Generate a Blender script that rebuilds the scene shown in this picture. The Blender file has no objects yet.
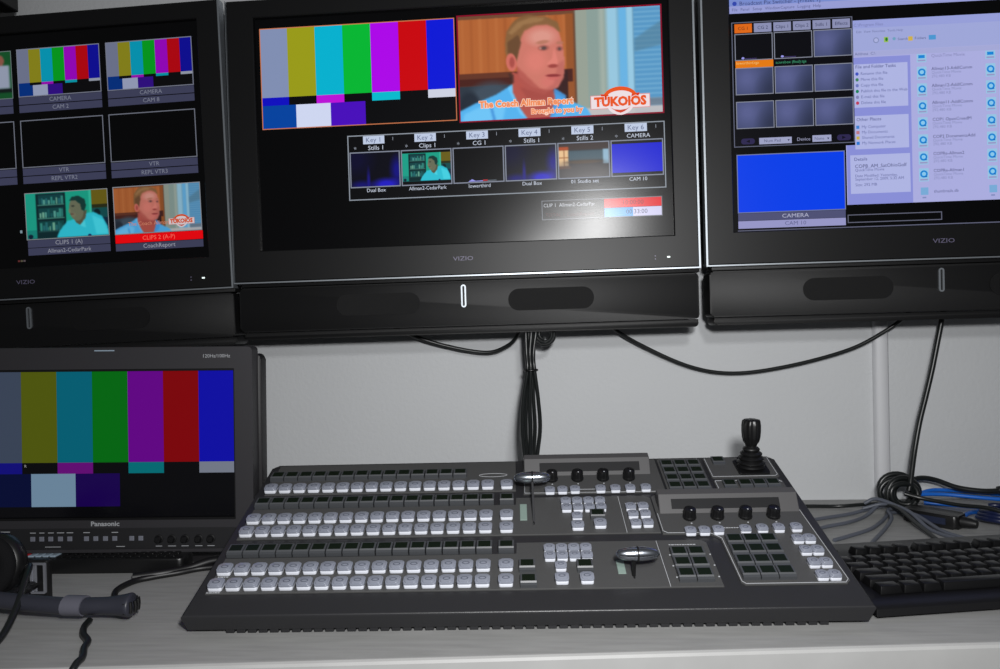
import bpy, bmesh, math, random
import numpy as np
from mathutils import Matrix, Vector
random.seed(4)
C = bpy.context.scene.collection
R = math.radians
PI = math.pi

# ------------------------------------------------------------------ materials
def lin(c):
    return tuple(((v/255)/12.92 if v/255 <= 0.04045 else ((v/255+0.055)/1.055)**2.4) for v in c)
MATS = {}
def mat(name, rgb, rough=0.5, metal=0.0, spec=0.5, noise=0.0, nscale=60, bump=0.0, bscale=400, emit=None, es=1.0, trans=0.0, stretch=None):
    if name in MATS: return MATS[name]
    m = bpy.data.materials.new(name); m.use_nodes = True
    nt = m.node_tree; b = nt.nodes['Principled BSDF']
    c = lin(rgb)
    b.inputs['Base Color'].default_value = (*c, 1)
    b.inputs['Roughness'].default_value = rough
    b.inputs['Metallic'].default_value = metal
    b.inputs['Specular IOR Level'].default_value = spec
    b.inputs['Transmission Weight'].default_value = trans
    if noise or bump:
        tc = nt.nodes.new('ShaderNodeTexCoord'); mp = nt.nodes.new('ShaderNodeMapping')
        nt.links.new(tc.outputs['Object'], mp.inputs['Vector'])
        if stretch: mp.inputs['Scale'].default_value = stretch
    if noise:
        n = nt.nodes.new('ShaderNodeTexNoise'); n.inputs['Scale'].default_value = nscale; n.inputs['Detail'].default_value = 5
        r = nt.nodes.new('ShaderNodeMapRange')
        r.inputs['From Min'].default_value = 0.3; r.inputs['From Max'].default_value = 0.7
        r.inputs['To Min'].default_value = 1-noise; r.inputs['To Max'].default_value = 1+noise
        v = nt.nodes.new('ShaderNodeVectorMath'); v.operation = 'SCALE'; v.inputs[0].default_value = c
        nt.links.new(mp.outputs['Vector'], n.inputs['Vector'])
        nt.links.new(n.outputs['Fac'], r.inputs['Value']); nt.links.new(r.outputs['Result'], v.inputs['Scale'])
        nt.links.new(v.outputs['Vector'], b.inputs['Base Color'])
    if bump:
        n = nt.nodes.new('ShaderNodeTexNoise'); n.inputs['Scale'].default_value = bscale; n.inputs['Detail'].default_value = 3
        bp = nt.nodes.new('ShaderNodeBump'); bp.inputs['Strength'].default_value = bump; bp.inputs['Distance'].default_value = 0.002
        nt.links.new(mp.outputs['Vector'], n.inputs['Vector'])
        nt.links.new(n.outputs['Fac'], bp.inputs['Height']); nt.links.new(bp.outputs['Normal'], b.inputs['Normal'])
    if emit:
        b.inputs['Emission Color'].default_value = (*lin(emit), 1)
        b.inputs['Emission Strength'].default_value = es
    MATS[name] = m
    return m

SCR_R, SCR_S = 0.225, 0.38          # LCD surface gloss
def glow(rgb, k=1.0):
    """a lit screen colour: dark glossy LCD front that emits rgb"""
    rgb = tuple(int(v) for v in rgb)
    return mat('screen_%d_%d_%d' % rgb, (3, 3, 4), SCR_R, 0, SCR_S, emit=rgb, es=k)
def picture_mat():
    if 'screen_picture' in MATS: return MATS['screen_picture']
    m = mat('screen_picture', (3, 3, 4), SCR_R, 0, SCR_S)
    nt = m.node_tree; b = nt.nodes['Principled BSDF']
    a = nt.nodes.new('ShaderNodeVertexColor'); a.layer_name = 'Col'
    nt.links.new(a.outputs['Color'], b.inputs['Emission Color']); b.inputs['Emission Strength'].default_value = 1
    return m

M_WALL = mat('painted_wall', (190, 192, 194), 0.75, spec=0.25, bump=0.35, bscale=130, noise=0.015, nscale=6)
M_WALLTRIM = mat('raceway_plastic', (196, 197, 200), 0.55, spec=0.3)
M_DESK = mat('desk_laminate', (144, 144, 143), 0.55, spec=0.3, noise=0.10, nscale=14, stretch=(1, 9, 1))
M_DESKEDGE = mat('desk_edge_lit', (158, 158, 157), 0.5, spec=0.3, noise=0.04, nscale=20)  # lighter than the top: flash on the upright face put into the colour
M_FLOOR = mat('carpet', (90, 88, 86), 0.95, noise=0.2, nscale=200)
M_BEZEL = mat('tv_bezel_black', (13, 13, 14), 0.45, spec=0.32)
M_BEZBACK = mat('tv_back_black', (14, 14, 15), 0.6, spec=0.3)
M_SPK = mat('speaker_bar_black', (13, 13, 14), 0.5, spec=0.3, bump=0.15, bscale=900)
M_GRILLE = mat('speaker_grille_cloth', (9, 9, 10), 0.65, spec=0.25, bump=0.4, bscale=1500)
M_SILVER = mat('silver_trim', (168, 174, 180), 0.42, metal=0.85)
M_SCREEN = mat('lcd_black', (3, 3, 4), SCR_R, 0, SCR_S)
M_LOGO = mat('dim_logo', (105, 100, 125), 0.4)
M_BODY = mat('console_dark_paint', (38, 38, 40), 0.36, spec=0.4, bump=0.1, bscale=1500)
M_PLATE = mat('console_plate_grey', (69, 69, 69), 0.55, spec=0.35, bump=0.08, bscale=1500, noise=0.03, nscale=300)
M_HOOD = mat('console_hood_grey', (74, 73, 74), 0.5, spec=0.35)
M_LINE = mat('white_print', (176, 178, 182), 0.6)
M_CAP = mat('button_clear_cap_shaded', (130, 134, 146), 0.28, spec=0.55)  # clear cap, greyed to carry the grazing light on the tops
M_CAPSIDE = mat('button_white_skirt_lit', (222, 225, 234), 0.35, spec=0.5)  # white skirt, brightened to paint in the flash on front edges
M_MARK = mat('button_print', (84, 88, 100), 0.5)
M_KEYBODY = mat('display_key_body', (66, 68, 71), 0.4, spec=0.45)
M_KEYLIP = mat('display_key_lip', (118, 122, 128), 0.4, spec=0.45)
M_LCD = mat('display_key_window', (14, 23, 13), 0.5, spec=0.2)
M_BLACK = mat('black_plastic', (16, 16, 17), 0.35, spec=0.5)
M_RUBBER = mat('black_rubber', (14, 14, 15), 0.45, spec=0.45)
M_CHROME = mat('satin_metal', (190, 196, 205), 0.22, metal=1.0)
M_SCALE = mat('pale_scale', (128, 146, 138), 0.5)
M_CABLE = mat('black_cable', (20, 23, 23), 0.35, spec=0.5)
M_CABLEG = mat('grey_cable', (82, 86, 96), 0.45, spec=0.4)
M_CABLEB = mat('blue_cable', (20, 96, 190), 0.4, spec=0.4)
M_MON = mat('monitor_charcoal', (44, 43, 46), 0.5, spec=0.4, bump=0.08, bscale=1200)
M_MONB = mat('monitor_side_black', (22, 21, 23), 0.5, spec=0.35)
M_MONPANEL = mat('monitor_panel', (30, 30, 32), 0.5, spec=0.35)
M_GREYBTN = mat('grey_button', (104, 106, 116), 0.5)
M_PRINT = mat('grey_print', (150, 152, 156), 0.6)
M_KB = mat('keyboard_black', (13, 13, 15), 0.38, spec=0.4)
M_KEY = mat('keycap_black', (13, 13, 14), 0.33, spec=0.4)
M_HEAD = mat('headset_plastic', (44, 45, 54), 0.42, spec=0.5)
M_HEADG = mat('headset_grey_patch', (88, 88, 98), 0.45, spec=0.4)
M_FOAM = mat('headset_foam', (14, 14, 16), 0.9, spec=0.2, bump=0.5, bscale=700)
M_CLIP = mat('clip_metal', (150, 152, 160), 0.35, metal=0.6)
M_RED = mat('red_key', (170, 30, 40), 0.45)
M_PALE = mat('pale_key', (140, 156, 170), 0.35)
M_LED = mat('white_led', (200, 200, 200), 0.4, emit=(225, 245, 240), es=1.0)

# ------------------------------------------------------------------ mesh helpers
def new_bm(): return bmesh.new()
def put(name, bm, mats, parent=None, loc=None, smooth=None, M=None):
    me = bpy.data.meshes.new(name)
    bmesh.ops.recalc_face_normals(bm, faces=bm.faces[:])
    if smooth:
        for f in bm.faces: f.smooth = True
    bm.to_mesh(me); bm.free()
    if smooth: me.set_sharp_from_angle(angle=R(smooth))
    if not isinstance(mats, (list, tuple)): mats = [mats]
    for m in mats: me.materials.append(m)
    o = bpy.data.objects.new(name, me); C.objects.link(o)
    if parent: o.parent = parent
    if M is not None: o.matrix_local = M
    if loc is not None: o.location = loc
    return o
def inst(src, parent, M):
    o = src.copy(); C.objects.link(o); o.parent = parent; o.matrix_local = M
    return o
def empty(name, loc=(0, 0, 0), rot=(0, 0, 0)):
    o = bpy.data.objects.new(name, None); C.objects.link(o); o.empty_display_size = .05
    o.location = loc; o.rotation_euler = rot
    return o
def tag(o, label=None, cat=None, group=None, kind=None):
    if label: o['label'] = label
    if cat: o['category'] = cat
    if group: o['group'] = group
    if kind: o['kind'] = kind
    return o
def bevel(bm, geom_edges, w, seg=2):
    bmesh.ops.bevel(bm, geom=geom_edges, offset=w, segments=seg, profile=0.5, affect='EDGES')
def box(bm, x0, x1, y0, y1, z0, z1, bv=0, mi=0, seg=2, M=None, top=None):
    """top=(dx,dy): inset of the upper face"""
    t = top or (0, 0)
    vs = [bm.verts.new(p) for p in ((x0, y0, z0), (x1, y0, z0), (x1, y1, z0), (x0, y1, z0),
          (x0+t[0], y0+t[1], z1), (x1-t[0], y0+t[1], z1), (x1-t[0], y1-t[1], z1), (x0+t[0], y1-t[1], z1))]
    fs = [bm.faces.new([vs[i] for i in q]) for q in ((3, 2, 1, 0), (4, 5, 6, 7), (0, 1, 5, 4), (1, 2, 6, 5), (2, 3, 7, 6), (3, 0, 4, 7))]
    for f in fs: f.material_index = mi
    if bv:
        es = list({e for f in fs for e in f.edges})
        r = bmesh.ops.bevel(bm, geom=es, offset=bv, segments=seg, profile=0.5, affect='EDGES')
        for f in r['faces']: f.material_index = mi
        vs = list({v for f in r['faces'] for v in f.verts} | {v for v in vs if v.is_valid})
    if M is not None: bmesh.ops.transform(bm, matrix=M, verts=vs)
    return fs
def prism(bm, poly, a, b, axis='z', bv=0, mi=0, seg=2):
    """poly in the plane across the axis; x: (y,z)  y: (x,z)  z: (x,y)"""
    def P(p, t):
        return {'x': (t, p[0], p[1]), 'y': (p[0], t, p[1]), 'z': (p[0], p[1], t)}[axis]
    lo = [bm.verts.new(P(p, a)) for p in poly]; hi = [bm.verts.new(P(p, b)) for p in poly]
    n = len(poly); fs = [bm.faces.new(lo[::-1]), bm.faces.new(hi)]
    for i in range(n):
        fs.append(bm.faces.new((lo[i], lo[(i+1) % n], hi[(i+1) % n], hi[i])))
    for f in fs: f.material_index = mi
    if bv:
        es = list({e for f in fs[:2] for e in f.edges})
        r = bmesh.ops.bevel(bm, geom=es, offset=bv, segments=seg, profile=0.5, affect='EDGES')
        for f in r['faces']: f.material_index = mi
def rrect(x0, x1, y0, y1, r, n=5, corners=(1, 1, 1, 1)):
    """corner order: x0y0, x1y0, x1y1, x0y1"""
    out = []
    for (cx, cy, a0, on, px, py) in ((x0+r, y0+r, 180, corners[0], x0, y0), (x1-r, y0+r, 270, corners[1], x1, y0),
                             (x1-r, y1-r, 0, corners[2], x1, y1), (x0+r, y1-r, 90, corners[3], x0, y1)):
        if not on: out.append((px, py)); continue
        for i in range(n+1):
            a = R(a0+90*i/n); out.append((cx+r*math.cos(a), cy+r*math.sin(a)))
    return out
def frame(bm, outer, inner, a, b, axis='y', mi=0):
    """ring between two loops with equal counts"""
    def P(p, t):
        return {'x': (t, p[0], p[1]), 'y': (p[0], t, p[1]), 'z': (p[0], p[1], t)}[axis]
    L = [[bm.verts.new(P(p, t)) for p in loop] for loop in (outer, inner) for t in (a, b)]
    n = len(outer)
    for i in range(n):
        j = (i+1) % n
        for q in ((L[0][i], L[0][j], L[1][j], L[1][i]), (L[2][j], L[2][i], L[3][i], L[3][j]),
                  (L[0][j], L[0][i], L[2][i], L[2][j]), (L[1][i], L[1][j], L[3][j], L[3][i])):
            f = bm.faces.new(q); f.material_index = mi
def rect4(x0, x1, y0, y1): return [(x0, y0), (x1, y0), (x1, y1), (x0, y1)]
def spline(pts, n=8):
    P = [Vector(p) for p in pts]
    P = [P[0]*2-P[1]]+P+[P[-1]*2-P[-2]]
    out = []
    for i in range(1, len(P)-2):
        a, b, c, d = P[i-1], P[i], P[i+1], P[i+2]
        for k in range(n):
            t = k/n
            out.append(0.5*((2*b)+(c-a)*t+(2*a-5*b+4*c-d)*t*t+(3*b-a-3*c+d)*t**3))
    out.append(P[-2])
    return out
def tube(bm, pts, r, seg=10, mi=0, rf=None, flat=1.0):
    """sweep a round section along pts; rf(t) scales the radius; flat squashes it vertically"""
    n = len(pts); rings = []
    t0 = (pts[1]-pts[0]).normalized()
    up = Vector((0, 0, 1)) if abs(t0.z) < .9 else Vector((0, 1, 0))
    s = t0.cross(up).normalized()
    for i in range(n):
        t = (pts[min(i+1, n-1)]-pts[max(i-1, 0)]).normalized()
        s = (s-t*s.dot(t)).normalized(); u = s.cross(t)
        rr = r*(rf(i/(n-1)) if rf else 1)
        rings.append([bm.verts.new(pts[i]+s*rr*math.cos(2*PI*k/seg)+u*rr*flat*math.sin(2*PI*k/seg)) for k in range(seg)])
    fs = []
    for i in range(n-1):
        for k in range(seg):
            fs.append(bm.faces.new((rings[i][k], rings[i][(k+1) % seg], rings[i+1][(k+1) % seg], rings[i+1][k])))
    fs.append(bm.faces.new(rings[0][::-1])); fs.append(bm.faces.new(rings[-1]))
    for f in fs: f.material_index = mi
def lathe(bm, prof, M=None, seg=24, mi=0, rib=0, ribn=0):
    """prof: (radius, height) from bottom to top, about z"""
    rings = []; vs = []
    for (r, z) in prof:
        ring = []
        for k in range(seg):
            rr = r*(1-(rib if ribn and (k*ribn//seg) % 2 else 0))
            ring.append(bm.verts.new((rr*math.cos(2*PI*k/seg), rr*math.sin(2*PI*k/seg), z)))
        rings.append(ring); vs += ring
    fs = []
    for i in range(len(prof)-1):
        for k in range(seg):
            fs.append(bm.faces.new((rings[i][k], rings[i][(k+1) % seg], rings[i+1][(k+1) % seg], rings[i+1][k])))
    fs.append(bm.faces.new(rings[0][::-1])); fs.append(bm.faces.new(rings[-1]))
    for f in fs: f.material_index = mi
    if M is not None: bmesh.ops.transform(bm, matrix=M, verts=vs)
def text_into(bm, s, x, z, h, y, mi=0, align='CENTER', sx=1.0, plane='xz', bold=0):
    cu = bpy.data.curves.new('t', 'FONT'); cu.body = s; cu.size = h*1.38; cu.align_x = align; cu.align_y = 'CENTER'
    cu.resolution_u = 2; cu.offset = bold*h
    ob = bpy.data.objects.new('t', cu)
    me = ob.to_mesh()
    vs = [bm.verts.new((x+v.co.x*sx, y, z+v.co.y) if plane == 'xz' else (x+v.co.x*sx, z+v.co.y, y)) for v in me.vertices]
    for p in me.polygons:
        try:
            f = bm.faces.new([vs[i] for i in p.vertices]); f.material_index = mi
        except ValueError: pass
    ob.to_mesh_clear(); bpy.data.objects.remove(ob); bpy.data.curves.remove(cu)

# flat lit artwork on an LCD: coloured rectangles, outlines and lettering, in millimetres of the set's own front
class Art:
    def __init__(s): s.bm = new_bm(); s.m = []; s.k = 0
    def mi(s, c):
        m = glow(c)
        if m not in s.m: s.m.append(m)
        return s.m.index(m)
    def y(s, lay): return -0.0002-0.00012*lay
    def rect(s, x0, x1, z0, z1, c, lay=0):
        s.poly([(x0, z0), (x1, z0), (x1, z1), (x0, z1)], c, lay)
    def poly(s, pts, c, lay=0):
        f = s.bm.faces.new([s.bm.verts.new((p[0]/1000, s.y(lay), p[1]/1000)) for p in pts]); f.material_index = s.mi(c)
    def disc(s, x, z, rx, rz, c, lay=0, n=16):
        s.poly([(x+rx*math.cos(2*PI*i/n), z+rz*math.sin(2*PI*i/n)) for i in range(n)], c, lay)
    def line(s, x0, x1, z0, z1, c, w=1.3, lay=1):
        s.rect(x0, x1, z0, z0+w, c, lay); s.rect(x0, x1, z1-w, z1, c, lay)
        s.rect(x0, x0+w, z0+w, z1-w, c, lay); s.rect(x1-w, x1, z0+w, z1-w, c, lay)
    def text(s, t, x, z, h, c, lay=2, align='CENTER', sx=1.0, bold=0):
        text_into(s.bm, t, x/1000, z/1000, h/1000, s.y(lay), s.mi(c), align, sx, bold=bold)
    def done(s, name, parent, label=None):
        bm = s.bm
        me = bpy.data.meshes.new(name)
        bm.normal_update()
        for f in bm.faces:
            if f.normal.y > 0: f.normal_flip()
        bm.to_mesh(me); bm.free()
        for m in s.m: me.materials.append(m)
        o = bpy.data.objects.new(name, me); C.objects.link(o); o.parent = parent
        if label: o['label'] = label
        return o

# soft painted video pictures (what the screen shows), stored per vertex
class Paint:
    def __init__(s, nx, ny, bg):
        s.nx, s.ny = nx, ny
        s.U, s.V = np.meshgrid((np.arange(nx)+.5)/nx, (np.arange(ny)+.5)/ny)   # v downwards
        s.a = np.ones((ny, nx, 3))*np.array(bg, float)
    def mix(s, m, c): s.a = s.a*(1-m[..., None])+np.array(c, float)*m[..., None]
    def rect(s, u0, u1, v0, v1, c, al=1, sf=.006):
        m = np.clip((s.U-u0)/sf+.5, 0, 1)*np.clip((u1-s.U)/sf+.5, 0, 1)*np.clip((s.V-v0)/sf+.5, 0, 1)*np.clip((v1-s.V)/sf+.5, 0, 1)
        s.mix(m*al, c)
    def ell(s, u, v, ru, rv, c, al=1, sf=.12, rot=0):
        du, dv = s.U-u, (s.V-v)*.56; rv = rv*.56
        ca, sa = math.cos(rot), math.sin(rot)
        d = np.sqrt(((du*ca+dv*sa)/ru)**2+((-du*sa+dv*ca)/rv)**2)
        s.mix(np.clip((1-d)/sf+.5, 0, 1)*al, c)
    def poly(s, pts, c, al=1, blur=1):
        x, y = s.U, s.V; ins = np.zeros(x.shape, bool); n = len(pts)
        for i in range(n):
            (x1, y1), (x2, y2) = pts[i], pts[(i+1) % n]
            if y1 == y2: continue
            ins ^= ((y1 > y) != (y2 > y)) & (x < (x2-x1)*(y-y1)/(y2-y1)+x1)
        m = s.blurred(ins.astype(float), blur)
        s.mix(m*al, c)
    @staticmethod
    def blurred(m, k):
        for _ in range(k):
            p = np.pad(m, 1, mode='edge')
            m = (p[:-2, 1:-1]+p[2:, 1:-1]+p[1:-1, :-2]+p[1:-1, 2:]+2*m)/6
        return m
    def finish(s, blur=1):
        for ch in range(3): s.a[..., ch] = s.blurred(s.a[..., ch], blur)
    def mesh(s, name, parent, x0, x1, z0, z1, lay=0, label=None):
        nx, ny = s.nx, s.ny
        xs = np.linspace(x0, x1, nx)/1000; zs = np.linspace(z1, z0, ny)/1000
        X, Z = np.meshgrid(xs, zs)
        co = np.stack([X, np.full_like(X, -0.0002-0.00012*lay), Z], -1).reshape(-1, 3)
        idx = np.arange(nx*ny).reshape(ny, nx)
        F = np.stack([idx[:-1, :-1], idx[1:, :-1], idx[1:, 1:], idx[:-1, 1:]], -1).reshape(-1, 4)
        me = bpy.data.meshes.new(name); me.from_pydata(co.tolist(), [], F.tolist())
        at = me.color_attributes.new('Col', 'FLOAT_COLOR', 'POINT')
        v = np.clip(s.a.reshape(-1, 3)/255, 0, 1); l = np.where(v <= .04045, v/12.92, ((v+.055)/1.055)**2.4)
        at.data.foreach_set('color', np.concatenate([l, np.ones((len(l), 1))], 1).astype(np.float32).ravel())
        me.materials.append(picture_mat())
        o = bpy.data.objects.new(name, me); C.objects.link(o); o.parent = parent
        if label: o['label'] = label
        return o

# ------------------------------------------------------------------ setting
bm = new_bm(); box(bm, -2.4, 2.4, 0, .1, -.76, 1.75)
tag(put('wall_back', bm, M_WALL), kind='structure')
bm = new_bm(); box(bm, -2.4, 2.4, -3.2, 0, -.86, -.76)
tag(put('floor', bm, M_FLOOR), kind='structure')
bm = new_bm()   # surface raceway running down the wall
prism(bm, [(.6245, -.0005), (.6255, -.009), (.629, -.013), (.6455, -.013), (.649, -.009), (.650, -.0005)], .001, 1.7, 'z')
tag(put('trim_1', bm, M_WALLTRIM, smooth=50), kind='structure')

# desk: long top; front edge coloured lighter for the flash on its face
def desk_y(x): return -.6355+.0735*x
bm = new_bm()
prism(bm, [(-1.7, desk_y(-1.7)), (1.8, desk_y(1.8)), (1.8, -.0005), (-1.7, -.0005)], -.034, 0, 'z')
desk = put('desk', bm, M_DESK)
tag(desk, 'long grey laminate desk top against the wall, carrying the switcher and keyboard', 'desk')
bm = new_bm()
d = Vector((1, .0735, 0)).normalized(); nrm = Vector((.0735, -1, 0)).normalized()
prof = [(0.0004, -.036), (.004, -.036), (.0065, -.033), (.0065, -.0035), (.005, -.0008), (.0022, .0004), (.0004, .0004)]
A, B = Vector((-1.7, desk_y(-1.7), 0)), Vector((1.8, desk_y(1.8), 0))
la = [bm.verts.new(A+nrm*p[0]+Vector((0, 0, p[1]))) for p in prof]; lb = [bm.verts.new(B+nrm*p[0]+Vector((0, 0, p[1]))) for p in prof]
for i in range(len(prof)):
    j = (i+1) % len(prof); bm.faces.new((la[i], la[j], lb[j], lb[i]))
bm.faces.new(la); bm.faces.new(lb)
put('front_edge', bm, M_DESKEDGE, desk)['label'] = 'front edge band, toned lighter for the light on its face'
for x in (-1.55, 0.0, 1.6):
    bm = new_bm(); box(bm, x-.02, x+.02, -.52, -.06, -.76, -.034, .003); put('leg_panel', bm, M_BODY, desk)

# ------------------------------------------------------------------ wall televisions
TVW, TVH = .787, .482
def make_tv(label, loc, roll, H=TVH, sc=(.048, .7455, .0555, .4515), X0=0.0, X1=TVW, lt=.0030):
    XC = (X0+X1)/2
    t = empty('television', loc, (0, -roll, 0))
    tag(t, label, 'television', 'wall televisions in a row')
    bm = new_bm()
    frame(bm, rect4(X0+.0025, X1-.0025, 0.0025, H-.0005), rect4(*sc), -.006, .004, 'y')
    bmesh.ops.bevel(bm, geom=[e for e in bm.edges if all(v.co.y < -.0059 for v in e.verts) and abs(e.verts[0].co.x-e.verts[1].co.x)+abs(e.verts[0].co.z-e.verts[1].co.z) > .1], offset=.0015, segments=1, affect='EDGES')
    put('bezel', bm, M_BEZEL, t)
    bm = new_bm()
    prism(bm, [(X0, H), (X0, 0), (X1, 0), (X1, H), (X1-.0030, H), (X1-.0030, .0022), (X0+lt, .0022), (X0+lt, H)], -.0066, .012, 'y')
    put('edge_trim', bm, M_SILVER, t)['label'] = 'thin silver edge trim'
    bm = new_bm(); prism(bm, rrect(X0+.006, X1-.006, .006, H-.006, .01), .004, .062, 'y', .004)
    prism(bm, rrect(X0+.08, X1-.08, -.04, H-.05, .03), .0625, .085, 'y', .008)
    put('rear_housing', bm, M_BEZBACK, t, smooth=40)
    bm = new_bm(); box(bm, .27, .52, .086, .1285, .10, .34, .002); put('wall_mount', bm, M_BLACK, t)
    # speaker bar
    bm = new_bm()
    prism(bm, rrect(X0+.006, X1-.003, -.083, -.0075, .006), .001, .05, 'y', .0025)
    box(bm, X0+.010, X1-.001, .002, .045, -.006, 0, .0005)
    prism(bm, rrect(X0+.012, X1-.004, -.0965, -.0838, .006, corners=(1, 1, 0, 0)), .006, .055, 'y', .002)
    sp = put('speaker_bar', bm, M_SPK, t, smooth=40)
    for cx in (XC-.1465, XC+.1465):
        bm = new_bm(); prism(bm, rrect(cx-.0715, cx+.0715, -.060, -.0235, .018, 8), -.0001, .003, 'y')
        put('speaker_grille', bm, M_GRILLE, sp)
    bm = new_bm()
    frame(bm, rrect(XC-.0043, XC+.0043, -.052, -.0135, .0042, 6), rrect(XC-.0017, XC+.0017, -.0495, -.016, .0016, 6), -.0012, .002, 'y')
    put('emblem', bm, M_SILVER, sp)['label'] = 'upright silver loop emblem'
    bm = new_bm(); text_into(bm, 'VIZIO', XC+.002, .0295, .0072, -.0062, 0, sx=1.35)
    put('lettering', bm, M_LOGO, t)
    bm = new_bm(); box(bm, X1-.0545, X1-.0495, -.0066, -.005, .0187, .0213, .0004); put('status_light', bm, M_LED, t)
    bm = new_bm()
    for z in (.0165, .0215): box(bm, X1-.0745, X1-.0728, -.0064, -.005, z, z+.0016)
    put('indicator_mark', bm, M_LOGO, t)
    bm = new_bm(); prism(bm, rect4(sc[0]-.004, sc[1]+.004, sc[2]-.004, sc[3]+.004), 0, .003, 'y')
    s = put('screen', bm, M_SCREEN, t)
    return t, s

BAR = [(128, 142, 178), (152, 154, 22), (0, 176, 206), (0, 182, 50), (172, 0, 232), (200, 0, 8), (8, 22, 214)]
def color_bars(parent, x0, x1, z0, z1, cols, low, mid, name='test_pattern', edge=None, split=(.305, .235), base=0):
    """SMPTE style: seven tall bars, a thin row of patches, a bottom row"""
    a = Art(); W, H = x1-x0, z1-z0
    a.rect(x0, x1, z0, z1, (5, 5, 7), 0)
    zt, zm = z0+H*split[0], z0+H*split[1]
    for i in range(7): a.rect(x0+W*i/7, x0+W*(i+1)/7, zt, z1, cols[i], 1)
    for i, c in enumerate(mid):
        if c: a.rect(x0+W*i/7, x0+W*(i+1)/7, zm, zt, c, 1)
    w = W*.1786
    for i, c in enumerate(low): a.rect(x0+w*i, x0+w*(i+1), z0+H*base, zm, c, 1)
    if edge: a.line(x0, x1, z0, z1, edge, 1.5, 2)
    return a.done(name, parent)

def man_in_blue(nx=260, ny=146, dim=1.0):
    p = Paint(nx, ny, (146, 160, 150))
    # cabinet, dark brown shelf, chair
    p.rect(-.1, .575, -.1, .56, (178, 100, 52)); p.rect(-.1, .575, -.1, .035, (112, 72, 50))
    for k in range(14):
        p.rect(.02+k*.042, .026+k*.042+.004*(k % 3), .03, .55, (152, 80, 40) if k % 2 else (196, 120, 68), .5, .014)
    p.rect(.535, .58, .03, .9, (150, 84, 42)); p.rect(.573, .584, .0, .9, (96, 64, 48), .8)
    p.rect(-.1, .565, .55, .67, (74, 34, 28)); p.rect(.0, .27, .555, .60, (112, 62, 42), .7)
    p.rect(-.1, .27, .67, 1.1, (46, 56, 68)); p.ell(.16, .80, .115, .16, (66, 80, 94), .9, .5); p.ell(.05, .86, .05, .14, (34, 42, 54), .9, .4)
    p.rect(.46, .54, .56, .88, (56, 30, 30))
    # wall, window
    p.rect(.585, .64, -.1, 1.1, (150, 160, 148)); p.rect(.64, .735, -.1, 1.1, (138, 158, 152)); p.rect(.70, .725, -.1, 1.1, (166, 178, 168), .8, .02)
    p.rect(.735, .79, -.1, 1.1, (150, 198, 222), 1, .02); p.rect(.79, .84, -.1, 1.1, (104, 178, 226), 1, .02); p.rect(.835, .865, -.1, 1.1, (150, 200, 226), 1, .01)
    p.rect(.865, 1.1, -.1, 1.1, (86, 150, 196), 1, .012)
    for k in range(24): p.rect(.868, 1.1, .045*k, .045*k+.016, (124, 180, 214), .6, .012)
    p.poly([(.87, .30), (1.02, .12), (1.02, .36), (.87, .42)], (84, 124, 146), .6, 4)
    p.rect(.60, 1.1, .93, 1.1, (196, 190, 190), .9, .02); p.rect(.86, 1.1, .86, .93, (112, 120, 132), .8, .02)
    # shirt
    p.poly([(-.05, 1.1), (-.05, .93), (.0, .90), (.08, .83), (.18, .76), (.255, .68), (.30, .74), (.46, .76), (.50, .80), (.56, .86), (.63, .93), (.68, 1.1)], (84, 178, 238), 1, 2)
    p.poly([(.0, 1.1), (.02, .93), (.16, .82), (.23, .86), (.20, 1.1)], (120, 204, 250), .7, 6)
    p.poly([(.16, .85), (.19, 1.1), (.175, 1.1), (.15, .88)], (52, 128, 206), .7, 3)
    p.poly([(.24, .70), (.27, .66), (.31, .86), (.36, 1.02), (.30, .96)], (112, 200, 250), .9, 2)
    p.poly([(.47, .72), (.53, .80), (.50, .94), (.44, 1.02)], (70, 156, 228), .9, 2)
    # neck
    p.poly([(.265, .55), (.46, .70), (.475, .82), (.43, 1.1), (.37, 1.1), (.30, .90), (.265, .74)], (180, 84, 74), 1, 2)
    p.poly([(.30, .70), (.47, .74), (.47, .82), (.34, .82)], (158, 70, 64), .6, 5)
    # hair behind, head
    p.ell(.345, .255, .105, .235, (128, 92, 56), 1, .1, .1)
    p.poly([(.24, .26), (.25, .16), (.30, .07), (.38, .04), (.455, .07), (.50, .12), (.505, .20), (.40, .13), (.33, .17), (.30, .30), (.275, .44), (.25, .46), (.235, .36)], (138, 100, 62), 1, 2)
    p.ell(.405, .385, .108, .325, (204, 118, 104), 1, .08, .04)
    p.poly([(.30, .32), (.315, .21), (.36, .135), (.45, .125), (.503, .20), (.52, .34), (.527, .47), (.52, .62), (.49, .72), (.43, .745), (.36, .70), (.30, .60), (.285, .45)], (206, 120, 106), 1, 2)
    p.poly([(.29, .50), (.33, .58), (.40, .72), (.46, .74), (.42, .78), (.33, .72), (.285, .60)], (176, 84, 76), .8, 4)
    p.ell(.415, .235, .065, .075, (222, 158, 144), .8, .9); p.ell(.385, .46, .05, .10, (224, 128, 116), .7, .9); p.ell(.45, .66, .045, .06, (214, 116, 108), .7, .8)
    p.poly([(.235, .30), (.243, .17), (.29, .075), (.36, .03), (.44, .045), (.495, .10), (.512, .20), (.49, .165), (.45, .125), (.385, .125), (.33, .17), (.308, .26), (.30, .36), (.285, .47), (.262, .40), (.245, .40)], (134, 96, 60), .95, 3)
    p.poly([(.25, .18), (.30, .085), (.37, .045), (.44, .06), (.41, .09), (.33, .11), (.27, .20)], (164, 124, 82), .7, 3)
    p.poly([(.49, .50), (.525, .46), (.518, .64), (.47, .74), (.42, .745), (.47, .68)], (176, 92, 86), .5, 5)
    # sideburn, ear
    p.poly([(.245, .27), (.30, .20), (.315, .28), (.30, .37), (.285, .47), (.27, .38), (.245, .38)], (104, 72, 48), .9, 2)
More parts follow.
